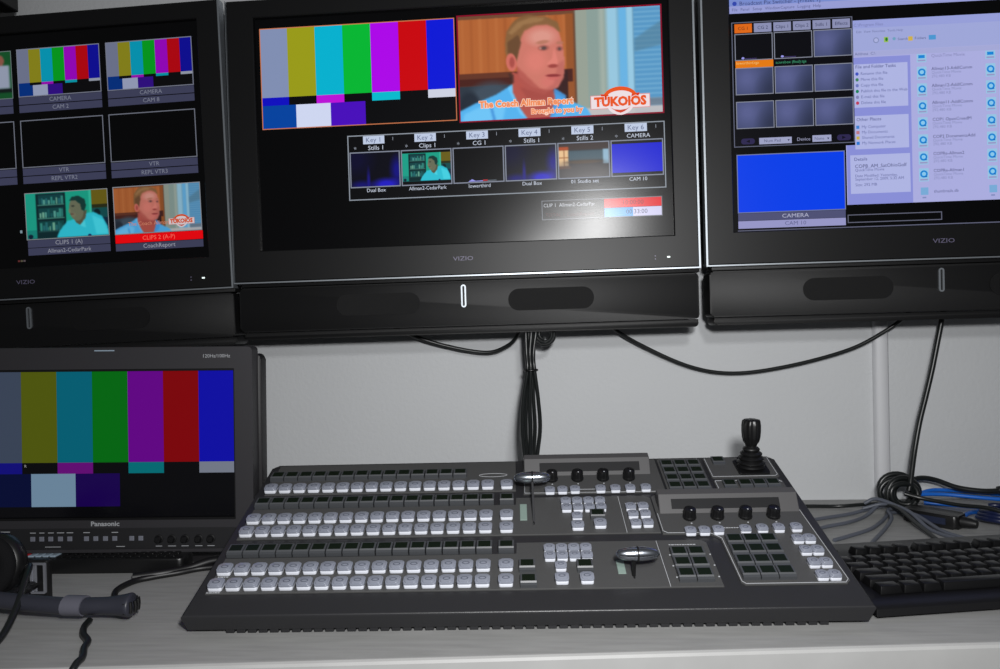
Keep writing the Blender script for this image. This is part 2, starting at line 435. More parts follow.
    p.ell(.263, .46, .026, .085, (208, 110, 98), 1, .2, -.1); p.ell(.266, .46, .013, .05, (160, 70, 64), .8, .5)
    p.poly([(.245, .56), (.275, .58), (.275, .66), (.26, .66)], (62, 40, 36), .7, 2)
    # brows, eyes, nose, mouth
    p.ell(.42, .285, .032, .018, (182, 118, 96), .9, .6, -.1); p.ell(.505, .30, .018, .016, (182, 116, 96), .9, .6)
    p.ell(.424, .34, .026, .026, (150, 84, 76), .8, .6); p.ell(.426, .342, .012, .016, (84, 68, 66), .9, .7); p.ell(.409, .342, .005, .009, (190, 160, 152), .7, .7)
    p.ell(.503, .355, .016, .024, (150, 84, 78), .8, .6); p.ell(.503, .357, .007, .014, (90, 70, 68), .9, .6)
    p.poly([(.475, .34), (.49, .44), (.492, .50), (.455, .52), (.44, .49), (.465, .44)], (226, 132, 120), .8, 2)
    p.ell(.468, .515, .024, .018, (150, 62, 58), .9, .6)
    p.ell(.468, .605, .036, .014, (140, 52, 54), 1, .5, .03); p.ell(.47, .632, .030, .014, (206, 104, 100), .8, .6)
    p.finish(1); p.a *= dim
    return p
def clip_man(nx=150, ny=84, dim=1.0):
    p = Paint(nx, ny, (20, 150, 128))
    p.rect(-.1, .14, -.1, .80, (26, 158, 134)); p.rect(-.1, .14, .80, 1.1, (20, 132, 120))
    p.rect(.13, .49, .03, 1.1, (10, 40, 44)); p.rect(.16, .46, .06, .24, (14, 62, 66)); p.rect(.16, .46, .34, .52, (16, 66, 68)); p.rect(.16, .46, .62, .80, (14, 66, 66))
    p.rect(.15, .47, .26, .285, (60, 120, 108)); p.rect(.15, .47, .545, .57, (60, 120, 108)); p.rect(.15, .47, .82, .85, (30, 70, 70))
    rs = random.Random(3)
    for v0, v1 in ((.08, .26), (.36, .545), (.64, .82)):
        u = .17
        while u < .45:
            w = rs.uniform(.012, .03); h = rs.uniform(.4, 1)
            p.rect(u, u+w, v1-(v1-v0)*h, v1, rs.choice([(60, 150, 136), (100, 176, 160), (24, 90, 92), (130, 190, 160), (40, 110, 116)]), .8, .01); u += w+rs.uniform(0, .012)
    p.rect(.49, .79, -.1, 1.1, (24, 158, 132)); p.rect(.77, .80, -.1, .5, (60, 190, 160), .8, .02)
    p.rect(.80, 1.1, -.1, .32, (104, 92, 20)); p.rect(.80, 1.1, .32, .40, (40, 42, 20)); p.rect(.80, 1.1, .40, .60, (16, 74, 76)); p.rect(.80, 1.1, .60, 1.1, (10, 38, 60)); p.ell(.86, .50, .04, .08, (8, 30, 36))
    p.poly([(.36, 1.0), (.40, .84), (.50, .64), (.56, .62), (.72, .50), (.82, .48), (.92, .58), (.98, .80), (1.0, 1.1), (.36, 1.1)], (46, 190, 210), 1, 2)
    p.poly([(.60, .62), (.70, .55), (.72, .80), (.66, .76)], (80, 212, 226), .8, 2); p.poly([(.80, .55), (.93, .66), (.99, .95), (.84, .95)], (74, 214, 230), .7, 4)
    p.poly([(.58, .55), (.74, .42), (.72, .60), (.65, .74), (.60, .68)], (84, 84, 66), 1, 1)
    p.ell(.615, .40, .085, .25, (104, 108, 86), 1, .1, -.1); p.ell(.575, .52, .03, .05, (116, 116, 92), .8, .5)
    p.poly([(.53, .22), (.57, .13), (.65, .12), (.72, .20), (.735, .34), (.71, .45), (.675, .42), (.665, .30), (.61, .22)], (18, 56, 52), 1, 1)
    p.ell(.575, .33, .02, .02, (50, 56, 48), .9, .6); p.ell(.56, .50, .024, .018, (96, 60, 52), .7, .6); p.ell(.535, .43, .014, .05, (120, 120, 94), .9, .5)
    p.rect(-.1, 1.1, .975, 1.1, (12, 70, 74)); p.ell(.05, .93, .03, .045, (10, 30, 50)); p.ell(.76, .97, .02, .03, (10, 40, 90))
    p.finish(1); p.a *= dim
    return p
def emblem(a, x, z, w, k=1.0, lay=3):
    """orange and white banner emblem: white strip, round seal, arched top, lettering"""
    o = (232*k, 84*k, 24*k); wt = (236*k, 222*k, 226*k); h = w*.42
    a.rect(x-w/2, x+w/2, z-h*.30, z+h*.26, wt, lay)
    a.line(x-w/2, x+w/2, z-h*.30, z+h*.26, (222*k, 150*k, 150*k), w*.012, lay+1)
    a.disc(x, z, w*.24, h*.56, wt, lay+2, 28)
    n = 14; up = [(x+w*.29*math.cos(PI*i/n), z+h*.12+h*.46*math.sin(PI*i/n)) for i in range(n+1)]
    dn = [(x+w*.235*math.cos(PI*i/n), z+h*.12+h*.30*math.sin(PI*i/n)) for i in range(n+1)]
    for i in range(n): a.poly([up[i], up[i+1], dn[i+1], dn[i]], o, lay+3)
    for s in (-1, 1): a.poly([(x+s*w*.20, z+h*.28), (x+s*w*.33, z+h*.30), (x+s*w*.30, z+h*.14), (x+s*w*.34, z+h*.0), (x+s*w*.18, z+h*.1)], (214*k, 52*k, 22*k), lay+3)
    a.text('TUKOIOS', x, z-h*.03, h*.36, wt, lay+4, sx=.96, bold=.14); a.text('TUKOIOS', x, z-h*.03, h*.36, o, lay+5, sx=.96, bold=.075)
    a.poly([(x-w*.17, z-h*.24), (x-w*.10, z-h*.33), (x, z-h*.36), (x+w*.10, z-h*.33), (x+w*.17, z-h*.24), (x+w*.07, z-h*.42), (x, z-h*.48), (x-w*.07, z-h*.42)], (206*k, 66*k, 40*k), lay+4)

# --- centre set
tvc, scr = make_tv('middle television on the wall, showing colour bars beside a man in a light blue shirt',
                   (-.4897, -.13, .4101), R(.4), lt=.0008)
color_bars(scr, 57, 392, 262, 434, BAR,
           [(0, 66, 158), (206, 214, 240), (72, 8, 186)], [(12, 10, 190), None, (186, 14, 214), None, (0, 186, 204), None, (206, 210, 226)],
           edge=(196, 116, 76), split=(.315, .235))
p = man_in_blue(); p.mesh('video_picture', scr, 398, 733, 260, 434.5, 0, 'man in a light blue shirt in front of a wooden cabinet')
a = Art(); a.line(395.6, 735.6, 257.6, 437, (134, 10, 40), 2.4, 2)
for c, l, bd in (((250, 206, 184), 4, .14), ((240, 138, 84), 5, .045)):
    a.text('The Coach Allman Report', 508, 285.5, 11, c, l, sx=.96, bold=bd)
    a.text('Brought to you by', 559, 270.5, 8.6, c, l, sx=.97, bold=bd)
emblem(a, 664, 281, 98)
a.done('caption_graphic', scr, 'orange caption lettering, banner emblem and red outline over the video')
# key strip
a = Art(); WT = (198, 206, 222); GR = (150, 156, 168)
a.rect(203.5, 735.5, 135, 245, (7, 7, 9), 0); a.line(203.5, 735.5, 135, 245, (142, 150, 160), 1.7, 1)
nm = ['Stills 1', 'Clips 1', 'CG 1', 'Stills 1', 'Stills 2', 'CAMERA']; fn = ['Dual Box', 'Allman2-CedarPark', 'lowerthird', 'Dual Box', '01 Studio set', 'CAM 10']
for i in range(6):
    x0 = 206.5+87.9*i
    a.line(x0, x0+86.2, 156, 216.5, (128, 134, 150), 1.9, 3)
    a.rect(x0+24, x0+60.5, 229.5, 243, (190, 202, 226), 1); a.text('Key %d' % (i+1), x0+42, 236, 8.5, (96, 106, 140), 2)
    a.text('1', x0+75, 236.5, 6, GR, 2); a.text('*', x0+10, 221, 8, GR, 2)
    a.text(nm[i], x0+46, 222.5, 7.4 if i < 5 else 6.8, WT, 2, sx=1.05); a.text(fn[i], x0+44, 151, 6.3, WT, 2, sx=1.0 if i != 1 else .92)
a.rect(647.5, 731.5, 162.5, 210, (14, 26, 208), 2)
a.poly([(408, 159), (414, 162.5), (420, 159.5), (432, 160), (432, 158.5), (408, 158.5)], (150, 150, 230), 2); a.rect(432, 440, 159, 161, (190, 50, 60), 2); a.rect(440, 455, 159, 160, (120, 130, 140), 2)
a.done('key_panel', scr, 'row of six small preview boxes lettered Key 1 to Key 6')
for i in (0, 3):
    p = Paint(60, 42, (8, 8, 20) if i == 0 else (20, 20, 26)); p.ell(.95, .55, .12, .35, (20, 16, 150), .8, 1.2); p.ell(.72, .95, .24, .16, (36, 30, 210), .9, 1); p.ell(.36, .80, .03, .3, (40, 30, 190), .6, 1.2); p.ell(.22, .95, .2, .12, (24, 20, 140), .7, 1.2); p.ell(.1, .2, .3, .4, (14, 12, 60), .6, 1.2)
    p.mesh('video_picture', scr, 208.5+87.9*i, 291+87.9*i, 158, 214.5, 1)
p = clip_man(150, 84, 1.0)
p.mesh('video_picture', scr, 296.5, 378.5, 163, 210.5, 1, 'man in a white shirt tinted green, before a bookcase')
p = Paint(80, 56, (46, 46, 50)); p.rect(-.1, 1.1, -.1, .2, (58, 46, 44)); p.rect(0, .2, .1, .2, (170, 70, 24), 1, .03); p.rect(0, .2, .2, .66, (230, 190, 140), 1, .02); p.rect(0, .2, .40, .43, (170, 110, 60)); p.rect(.10, .12, .2, .66, (160, 110, 70)); p.rect(0, .24, .66, .74, (140, 80, 50), .8, .04)
p.rect(.2, .9, .22, .5, (62, 84, 96), 1, .04); p.rect(.88, 1, .2, .62, (140, 176, 200), 1, .03)
for k in range(16): p.rect(.24+.04*k, .25+.04*k, .26, .48, (96, 116, 126), .6, .02)
p.ell(.5, .85, .6, .32, (84, 80, 80), .8, .8); p.ell(.5, .55, .35, .05, (90, 74, 60), .8, .6); p.finish(1)
p.mesh('video_picture', scr, 560, 642.5, 158, 214.5, 1, 'empty studio set with bright windows')
a = Art(); a.rect(529, 728, 89, 121.5, (9, 9, 11), 0); a.line(529, 728, 89, 121.5, (112, 116, 124), 1.3, 4)
a.text('CLIP 1  Allman2-CedarPar', 532, 113, 6.2, (188, 192, 200), 2, 'LEFT', .93); a.text('TOTAL 1 CoachReport', 535, 97, 6, (74, 18, 20), 2, 'LEFT', 1.0)
a.rect(633, 727, 105.5, 120.5, (222, 10, 26), 1); a.text('10:00:00', 680, 113, 7.5, (120, 10, 26), 2)
a.rect(633, 680, 90, 105, (80, 158, 222), 1); a.rect(680, 727, 90, 105, (206, 204, 236), 1); a.text('00:33:00', 686, 97.5, 7.5, (46, 56, 92), 2)
a.done('clip_timer', scr, 'two-line clip timer with red and pale boxes')

# --- left set
r1 = R(1.5)
tvl, scl = make_tv('left television on the wall, showing a grid of camera preview tiles', (-.4906-.787*math.cos(r1), -.13, .4041-.787*math.sin(r1)), r1, .4935, X0=.042, X1=.787, sc=(.088, .7455, .0555, .4635))
DB = [(104, 110, 134), (128, 124, 22), (0, 142, 170), (0, 146, 26), (142, 0, 178), (168, 0, 10), (8, 8, 140)]
STR, STL = (58, 60, 84), (118, 122, 138)
for (x0, x1), cam_ in (((418, 568.5), 'CAM 2'), ((579.5, 733.5), 'CAM 8')):
    color_bars(scl, x0, x1, 352.5, 436, DB, [(0, 44, 118), (142, 150, 176), (44, 8, 122)], [(0, 44, 118), None, (142, 8, 166), None, (0, 142, 158), None, (140, 146, 160)], edge=(112, 116, 132), split=(.29, .235))
for x0, x1, t1, t2 in ((257, 407, 'CAMERA', 'CAM 1'), (418, 568.5, 'CAMERA', 'CAM 2'), (579.5, 733.5, 'CAMERA', 'CAM 8')):
    a = Art(); a.rect(x0, x1, 339.5, 352, STR, 0); a.rect(x0, x1, 325.5, 338, STR, 0)
    a.text(t1, (x0+x1)/2, 345.7, 7.4, STL, 2); a.text(t2, (x0+x1)/2, 331.7, 7.4, STL, 2)
    a.done('tile_caption', scl)
p = Paint(80, 46, (16, 74, 36)); p.rect(-.1, 1.1, .78, .86, (12, 20, 20)); p.ell(.86, .2, .05, .12, (130, 80, 66)); p.rect(.80, .97, .30, .78, (140, 148, 168), 1, .03); p.ell(.35, .5, .1, .3, (110, 120, 134)); p.finish(1)
p.mesh('video_picture', scl, 257, 407, 352.5, 434, 0, 'person in white before a green field')
a = Art(); a.line(256, 408, 351.5, 435, (96, 110, 110), 1.3, 1)
for x0, x1, t2 in ((257, 407, 'REPL VTR1'), (418, 568.5, 'REPL VTR2'), (578.5, 733.2, 'REPL VTR3')):
    a.line(x0, x1, 229, 312, (104, 108, 120), 1.6, 1)
    a.rect(x0, x1, 215.5, 228, STR, 0); a.rect(x0, x1, 201.5, 214, STR, 0)
    a.text('VTR', (x0+x1)/2, 221.7, 7.4, STL, 2); a.text(t2, (x0+x1)/2, 207.7, 7.4, STL, 2)
a.done('empty_tiles', scl, 'black tiles with thin grey outlines lettered VTR')
p = clip_man(150, 84, .93)
for y in range(84): pass
p.mesh('video_picture', scl, 419, 569, 103.5, 184.5, 0, 'man in a white shirt tinted green, before a bookcase')
p = man_in_blue(150, 84, .86); p.mesh('video_picture', scl, 579.5, 734.5, 103.5, 185.5, 0, 'man in a light blue shirt in front of a wooden cabinet')
a = Art()
a.line(418.5, 569.3, 103, 185, (124, 128, 132), 1.3, 3); a.line(578.8, 735, 103, 186, (128, 132, 140), 1.4, 3)
a.rect(420, 569.5, 89.5, 102.5, STR, 0); a.rect(420, 569.5, 76, 88.5, STR, 0); a.text('CLIPS 1 (A)', 495, 96, 7.6, (140, 142, 154), 2); a.text('Allman2-CedarPark', 495, 82, 7.2, (140, 142, 154), 2)
a.rect(579, 735.5, 88, 102.5, (222, 0, 8), 0); a.rect(579, 735.5, 74.5, 87, STR, 0); a.text('CLIPS 2 (A-P)', 657, 95, 7.6, (240, 96, 84), 2); a.text('CoachReport', 657, 81, 7.6, (150, 152, 164), 2)
a.text('The Coach Allman', 640, 120, 7, (196, 124, 98), 4); emblem(a, 699, 121, 46, .86)
a.rect(407, 411, 116, 121, (120, 140, 150), 1)
for i, c in enumerate(((90, 40, 40), (80, 76, 60), (80, 70, 74))): a.rect(400+5*i, 404+5*i, 66, 69, c, 1)
a.done('tile_caption', scl)

# --- right set
tvr, scr3 = make_tv('right television on the wall, showing a file window over a grey thumbnail grid', (.3060, -.13, .4172), R(.2), X0=0, X1=.748, sc=(.046, .702, .0555, .4515))
BL, WN, PAN, INK = (150, 156, 212), (170, 172, 222), (174, 180, 226), (92, 96, 140)
a = Art()
a.rect(48, 701, 412.5, 451, BL, 0); a.rect(48, 701, 424.5, 451, (120, 138, 204), 1)
a.disc(56.5, 428.5, 3.6, 3.6, (50, 70, 170), 2); a.text('Broadcast Pix Switcher - [Preset 1]', 64, 428, 6.6, (56, 60, 110), 2, 'LEFT')
for i, w in enumerate(('File', 'Panel', 'Setup', 'Window', 'Capture', 'Logging', 'Help')):
    a.text(w, (56.5, 73, 93, 117, 141, 167, 188)[i], 418.3, 4.9, INK, 2, 'CENTER')
a.done('menu_bar', scr3)
a = Art()   # switcher preset window
a.rect(50.5, 243, 194, 398, (6, 6, 12), 0); a.line(50.5, 243, 194, 398, (96, 100, 120), 1.4, 3)
tabs = ['CG 1', 'CG 2', 'Clips 1', 'Clips 2', 'Stills 1', 'Effects']
for i in range(6):
    x0 = 55.5+31.2*i
    a.rect(x0, x0+28, 380.5, 395, (222, 104, 20) if i == 0 else (138, 142, 178), 1); a.text(tabs[i], x0+14, 387.5, 5.6, (90, 40, 20) if i == 0 else (54, 58, 92), 2)
for r_, (z1, z0) in enumerate(((378, 336), (322.5, 280), (267.5, 224.7))):
    for c_ in range(3):
        x0 = 55.8+63*c_
        a.line(x0-.6, x0+60.2, z0-.8, z1+.8, (132, 136, 152), 1.3, 3)
a.rect(55.8, 116.5, 323.5, 335, (228, 122, 12), 1); a.text('lowerthird.tga', 57, 331, 4.6, (240, 190, 110), 2, 'LEFT'); a.text('scorebox (final).tga', 120, 329.5, 4.6, (60, 150, 110), 2, 'LEFT')
for x in (68, 131): a.disc(x, 339, 2.4, 1.8, (150, 150, 230), 4); a.rect(x+3, x+22, 337.5, 338.6, (70, 60, 110), 4)
for x in (73, 226): a.poly(rrect(x-11, x+11, 198.5, 208, 4.5), (44, 38, 78), 1); a.poly([(x-3, 203.2), (x+3, 200.5), (x+3, 206)] if x < 100 else [(x+3, 203.2), (x-3, 200.5), (x-3, 206)], (14, 12, 30), 2)
a.rect(91, 143, 197.5, 208, (158, 162, 196), 1); a.text('Num Pad', 112, 202.7, 5.2, (80, 84, 120), 2); a.text('Device', 162, 203, 5.6, (150, 152, 180), 2); a.rect(176, 206, 198, 208.5, (158, 162, 196), 1); a.text('None', 187, 203, 5, (80, 84, 120), 2)
for x in (138, 201): a.poly([(x-2, 204), (x+2, 204), (x, 201)], (60, 64, 100), 2)
a.done('preset_window', scr3, 'dark window of thumbnails under orange and lilac tabs')
for r_, (z1, z0) in enumerate(((378, 336), (322.5, 280), (267.5, 224.7))):
    for c_ in range(3):
        if r_ == 0 and c_ < 2: continue
        p = Paint(24, 16, (62, 70, 106)); p.ell(.3, .4, .35, .5, (92, 98, 146), .9, 1.5); p.ell(.95, .9, .3, .5, (42, 48, 72), .8, 1.4)
        p.mesh('thumbnail', scr3, 56.5+63*c_, 115+63*c_, z0+.3, z1-.3, 1)
a = Art()
a.rect(55, 225.8, 87, 181, (0, 62, 232), 0); a.line(54, 226.6, 86, 182, (110, 120, 160), 1.5, 1)
a.rect(54.5, 226, 73.5, 85.5, (78, 80, 116), 0); a.rect(54.5, 226, 60.8, 73, (150, 150, 198), 0)
a.text('CAMERA', 146, 79.3, 6.6, (176, 178, 204), 2, sx=1.2); a.text('CAM 10', 146, 67, 6.6, (96, 98, 140), 2, sx=1.1)
a.line(229, 377, 64, 77.5, (96, 98, 116), 1.4, 1); a.rect(53.5, 700, 56.5, 58, (96, 98, 120), 1)
a.done('camera_tile', scr3, 'plain bright blue picture tile lettered CAMERA')
a = Art()   # file window
a.rect(229, 700, 93.5, 190, WN, 0); a.rect(243.6, 700, 190, 391, WN, 0)
a.rect(243.6, 700, 378, 391, (150, 158, 216), 1); a.rect(243.6, 700, 341, 378, (158, 166, 216), 1); a.rect(243.6, 700, 332.5, 340.5, (164, 168, 214), 1)
a.text('C:\\Program Files', 268, 383, 5, (118, 124, 176), 2)
for i, w in enumerate(('Edit', 'View', 'Favorites', 'Tools', 'Help')): a.text(w, (253, 266, 284, 304, 317)[i], 372, 4.0, (112, 118, 164), 2)
a.disc(279.7, 357.5, 4.6, 4.6, (126, 136, 180), 2); a.disc(279.7, 357.5, 3.2, 3.2, (172, 178, 222), 3)
a.rect(292, 299, 353.5, 362, (150, 186, 90), 2); a.disc(296, 358, 2, 3, (30, 120, 40), 3)
a.disc(308, 358.5, 2.6, 2.6, (110, 160, 190), 2); a.text('Search', 321.5, 357.5, 4.3, (84, 90, 136), 2)
a.rect(330, 337, 354, 361, (206, 176, 74), 2); a.text('Folders', 349, 357.5, 4.3, (84, 90, 136), 2); a.rect(362, 373, 354, 361.5, (74, 150, 208), 2)
a.text('Address  C:\\', 262, 336.5, 4.6, (96, 100, 150), 2)
a.rect(230, 332.5, 93.5, 190, (136, 142, 214), 1); a.rect(243.6, 332.5, 190, 331, (136, 142, 214), 1)
a.rect(243.6, 328, 250, 320, PAN, 2); a.rect(243.6, 328, 182.8, 236.5, PAN, 2); a.rect(235, 329, 111, 173.5, PAN, 2)
for z, w in ((315.5, 'File and Folder Tasks'), (230.5, 'Other Places')): a.text(w, 246, z, 5.4, (60, 66, 130), 3, 'LEFT')
a.text('Details', 241, 166.5, 5.4, (60, 66, 130), 3, 'LEFT')
for i, (w, c) in enumerate((('Rename this file', (60, 80, 190)), ('Move this file', (60, 130, 90)), ('Copy this file', (110, 120, 190)), ('Publish this file to the Web', (20, 130, 90)), ('E-mail this file', (130, 130, 180)), ('Delete this file', (190, 60, 90)))):
    z = 304.5-9.4*i; a.disc(248.5, z, 2.6, 2.8, c, 3); a.text(w, 254, z, 4.8, (96, 102, 160), 3, 'LEFT')
for i, (w, c) in enumerate((('My Computer', (60, 130, 210)), ('My Documents', (190, 120, 130)), ('Shared Documents', (200, 176, 70)), ('My Network Places', (40, 120, 210)))):
    z = 218.5-8.7*i; a.rect(245.5, 250.5, z-2.6, z+2.6, c, 3); a.text(w, 254, z, 4.8, (100, 106, 166), 3, 'LEFT')
for z, w, s in ((155, 'COPB_AM_SatOhioGolf', 5.8), (149, 'QuickTime Movie', 4.6), (139.5, 'Date Modified: Yesterday,', 4.6), (134, 'September 12, 2009, 5:32 AM', 4.6), (125, 'Size: 292 MB', 4.8)):
    a.text(w, 242, z, s, (62, 66, 118) if s > 5 else (96, 100, 156), 3, 'LEFT')
zs = [329, 301, 274, 246.8, 219.5, 192, 164.6, 137.3]
lab = ['', 'Allman13-AddlComm', 'Allman12-AddlComm', 'Allman11-AddlComm', 'COP1 OpenCreedM', 'COP2 DocumentsAdd', 'COPRe-Allman2', 'COPRe-Allman1']
for cx in (350, 456.5, 563):
    for i, z in enumerate(zs):
        a.rect(cx-7.5, cx+7.5, z-10.5, z+10.5 if i else 332, (150, 196, 226), 2); a.rect(cx-6, cx+6, z-9, z-6.5, (150, 150, 196), 3)
        if i: a.disc(cx, z+1.5, 6, 6, (20, 132, 214), 3); a.disc(cx, z+1.5, 3.2, 3.2, (140, 200, 232), 4); a.rect(cx+1.5, cx+5, z-4, z-2, (20, 110, 190), 5)
        else: a.rect(cx-5, cx+5, z-4, z+1, (20, 132, 214), 3)
        a.text(lab[i] if i else 'QuickTime Movie', cx+15, z+6 if i else z-1, 5.2, (72, 76, 120) if i else (130, 132, 180), 3, 'LEFT')
        if i: a.text('QuickTime Movie', cx+15, z, 4.6, (134, 138, 186), 3, 'LEFT'); a.text('292,480 KB', cx+15, z-6, 4.6, (134, 138, 186), 3, 'LEFT')
    a.rect(cx-5.5, cx+6.5, 105, 117, (120, 170, 214), 2); a.rect(cx-3, cx+3, 99.5, 102, (130, 140, 190), 2); a.text('thumbnails.db', cx+15, 110, 5, (86, 90, 136), 3, 'LEFT')
a.done('file_window', scr3, 'pale lilac file window with rows of blue movie icons')

# ------------------------------------------------------------------ switcher console
con = empty('video_switcher', (-.3652, -.5865, 0), (0, 0, .04196))
tag(con, 'large grey sloping video switcher panel with rows of white buttons on the desk', 'control panel')
SL, Z0 = .33714, .0297
PF = Matrix.Translation((0, 0, Z0)) @ Matrix.Rotation(SL, 4, 'X')      # sloping panel frame: x across, y up the slope, z out of it
def onp(u, l, h=0): return PF @ Matrix.Translation((u/1000, l/1000, h/1000))
tanS = math.tan(SL)
bm = new_bm()
fp = [(x+(.0055 if x < .3 else -.0045)*max(0, y)/.285, y) for x, y in rrect(.007, .7485, -.0140, .2870, .008, 5, (0, 0, 1, 1))]
top = [bm.verts.new((x, y, Z0+y*tanS-.0018)) for x, y in fp]
def bot(x, y): return (x+(.004 if x < .1 else -.004), y+(.0100 if y < 0 else 0), .0045)
lo = [bm.verts.new(bot(x, y)) for x, y in fp]
bm.faces.new(top); bm.faces.new(lo[::-1]); n = len(fp)
for i in range(n): bm.faces.new((lo[i], lo[(i+1) % n], top[(i+1) % n], top[i]))
te = [e for e in bm.edges if e.verts[0] in top and e.verts[1] in top]
bevel(bm, te, .0028, 3)
put('housing', bm, M_BODY, con, smooth=35)
bm = new_bm()
for i in range(54): box(bm, .052+i*.0121, .052+i*.0121+.0092, -.003, .03, .0, .0050, .0006)
put('vent_strip', bm, M_MONPANEL, con)
def plate(poly, h0=-2.2, h1=0, m=M_PLATE, name='panel_plate', bv=.0004):
    bm = new_bm(); prism(bm, [(x/1000, y/1000) for x, y in poly], h0/1000, h1/1000, 'z', bv)
    return put(name, bm, m, con, M=PF)
plate([(21, 19), (598, 19), (598, 98), (592, 104), (370, 104), (370, 82), (21, 82)])
plate([(21, 120), (548, 120), (548, 197), (541, 203), (370, 203), (370, 186), (21, 186)])
plate([(24, 221), (370, 221), (370, 299), (24, 299)])
plate([(380.5, 212), (572, 212), (572, 299), (380.5, 299)])
plate(rrect(575, 636, 209, 299, 3))
plate([(549.5, 117), (604, 116), (611, 112), (617, 106), (618, 26), (622, 21), (733, 21), (738, 26), (733, 198), (729, 205), (556, 205), (549.5, 199)])
plate(rrect(642, 736, 245, 299, 4)); plate(rrect(642, 735, 209, 239, 4))
# white printed outlines
def outline(pts, w=.62, name='printed_outline'):
    bm = new_bm()
    for (x0, y0), (x1, y1) in zip(pts, pts[1:]):
        v = Vector((x1-x0, y1-y0)); L = v.length; a = math.atan2(v.y, v.x)
        Mx = Matrix.Translation((x0/1000, y0/1000, 0)) @ Matrix.Rotation(a, 4, 'Z')
        box(bm, -w/2000, (L+w/2)/1000, -w/2000, w/2000, -.0001, .00035, M=Mx)
    return put(name, bm, M_LINE, con, M=PF)
outline([(731.5, 190), (736.5, 28), (732, 22.6), (623, 22.6), (619.4, 27), (618.6, 106), (612, 113.5), (606, 117.6), (556, 118.8), (551, 123), (551, 160)])
outline([(382, 297), (382, 214), (566, 212.8)], .5)
outline([(506, 201), (506.5, 121)], .55); outline([(538.5, 102.5), (539.5, 20)], .55)
outline([(644, 297), (644, 247.5), (730, 247.5), (734, 251), (734, 297)], .7); outline([(644, 212), (644, 236.5), (728, 237), (733.5, 232)], .7)
outline([(632.5, 297), (633.5, 212)], .6)
outline([(453, 221), (478, 221)], .6)
# tiny printed captions (illegible dashes in the photograph)
def dash(items):
    bm = new_bm()
    for (u, l, w) in items:
        x = u-w/2; k = 0
        while x < u+w/2:
            ww = (2.2, 3.4, 1.6, 2.8)[k % 4]; box(bm, x/1000, (x+ww)/1000, (l-.55)/1000, (l+.55)/1000, -.0001, .0003); x += ww+.7; k += 1
    return put('printed_caption', bm, M_LINE, con, M=PF)
dash([(29, 20.5, 14), (30, 47.5, 10), (568, 94.5, 32), (526, 185, 26), (640, 127, 28)])
bm = new_bm()
for u in (549.5, 596.5):
    for l in (75, 55, 35): lathe(bm, [(.0010, -.0001), (.0010, .0004)], Matrix.Translation((u/1000, l/1000, 0)), 8)
put('indicator_dots', bm, M_LINE, con, M=PF)
bm = new_bm()
frame(bm, [(.338+.0200*math.cos(2*PI*i/28), .2625+.0048*math.sin(2*PI*i/28)) for i in range(28)], [(.338+.0192*math.cos(2*PI*i/28), .2625+.0041*math.sin(2*PI*i/28)) for i in range(28)], -.0001, .0003, 'z')
put('oval_print', bm, M_LINE, con, M=PF)['label'] = 'flat oval printed outline'
# button kinds (one mesh each, reused)
def button_mesh(name, w, d, h):
    bm = new_bm(); W, D, H = w/2000, d/2000, h/1000
    q = min(W, D)
    prism(bm, rrect(-W*.93, W*.93, -D*.96, D*.92, q*.30, 4), 0, H*.62, 'z', .0006, 1)
    prism(bm, rrect(-W, W, -D*.93, D, q*.44, 5), H*.45, H*.86, 'z', .0009, 0)
    prism(bm, rrect(-W*.80, W*.80, -D*.72, D*.82, q*.40, 5), H*.80, H, 'z', .0006, 0)
    z = H+.00012
    r = W*.52
    frame(bm, [(r*math.cos(2*PI*i/14), .0002+r*.62*math.sin(2*PI*i/14)) for i in range(14)], [(r*.72*math.cos(2*PI*i/14), .0002+r*.4*math.sin(2*PI*i/14)) for i in range(14)], H-.0002, z, 'z', 2)
    return put(name, bm, [M_CAP, M_CAPSIDE, M_MARK], con, smooth=35)
def display_mesh(name, w, d, h):
    bm = new_bm(); W, D, H = w/2000, d/2000, h/1000
    prism(bm, [(-D, 0), (D, 0), (D, H*.9), (-D*.45, H*.9), (-D*.62, H*.72), (-D, H*.62)], -W, W, 'x', .0004, 0)
    o = put(name, bm, M_KEYBODY, con)
    bm = new_bm(); box(bm, -W*.78, W*.78, -D*.42, D*.84, H*.86, H*.9+.00025, .0001)
    wdw = put('key_window', bm, M_LCD, o)
    return o
def row(src, pos, h=0, first=[0]):
    for k, (u, l) in enumerate(pos):
        inst_tree(src, con, onp(u, l, h))
def inst_tree(src, parent, M):
    o = src.copy(); C.objects.link(o); o.parent = parent; o.matrix_local = M
    for ch in src.children:
        c = ch.copy(); C.objects.link(c); c.parent = o
    return o
def lay(src, pos, h=0):
    src.matrix_local = onp(*pos[0], h)
    for q in pos[1:]: inst_tree(src, con, onp(*q, h))
colsA = [30.5+20.06*i for i in range(16)]+[357.7]
xb = button_mesh('source_button', 17.0, 16.4, 7.5)
pos = [(u, l) for l in (30, 57, 131.3, 158.7, 232) for u in colsA]
lay(xb, pos)
dk = display_mesh('display_key', 18.6, 17.5, 8)
pos = [(u, 93) for u in colsA]+[(u, 196.5) for u in colsA]+[(30.5+20.06*i, 264) for i in range(14)]
pos += [(382, 56), (383, 29.5), (448.3, 54), (474, 156)]
lay(dk, pos, -1.2)
gk = display_mesh('grid_key', 19, 18.6, 7)
pos = [(u, l) for l in (97, 77.3, 57.3, 37) for u in (631, 651, 671)]+[(u, l) for l in (74, 54.5, 35) for u in (560, 580)]
lay(gk, pos, 0)
gb = display_mesh('small_grid_key', 17.5, 18, 6)
pos = [(u, l) for l in (280.5, 261, 241.5, 222) for u in (586.5, 605.5, 624.5)]+[(661, 225), (682, 225.3), (701, 225.6), (719.5, 225.8), (661.5, 288)]
lay(gb, pos, -1.5)
sb = button_mesh('function_button', 13.3, 13.2, 7)
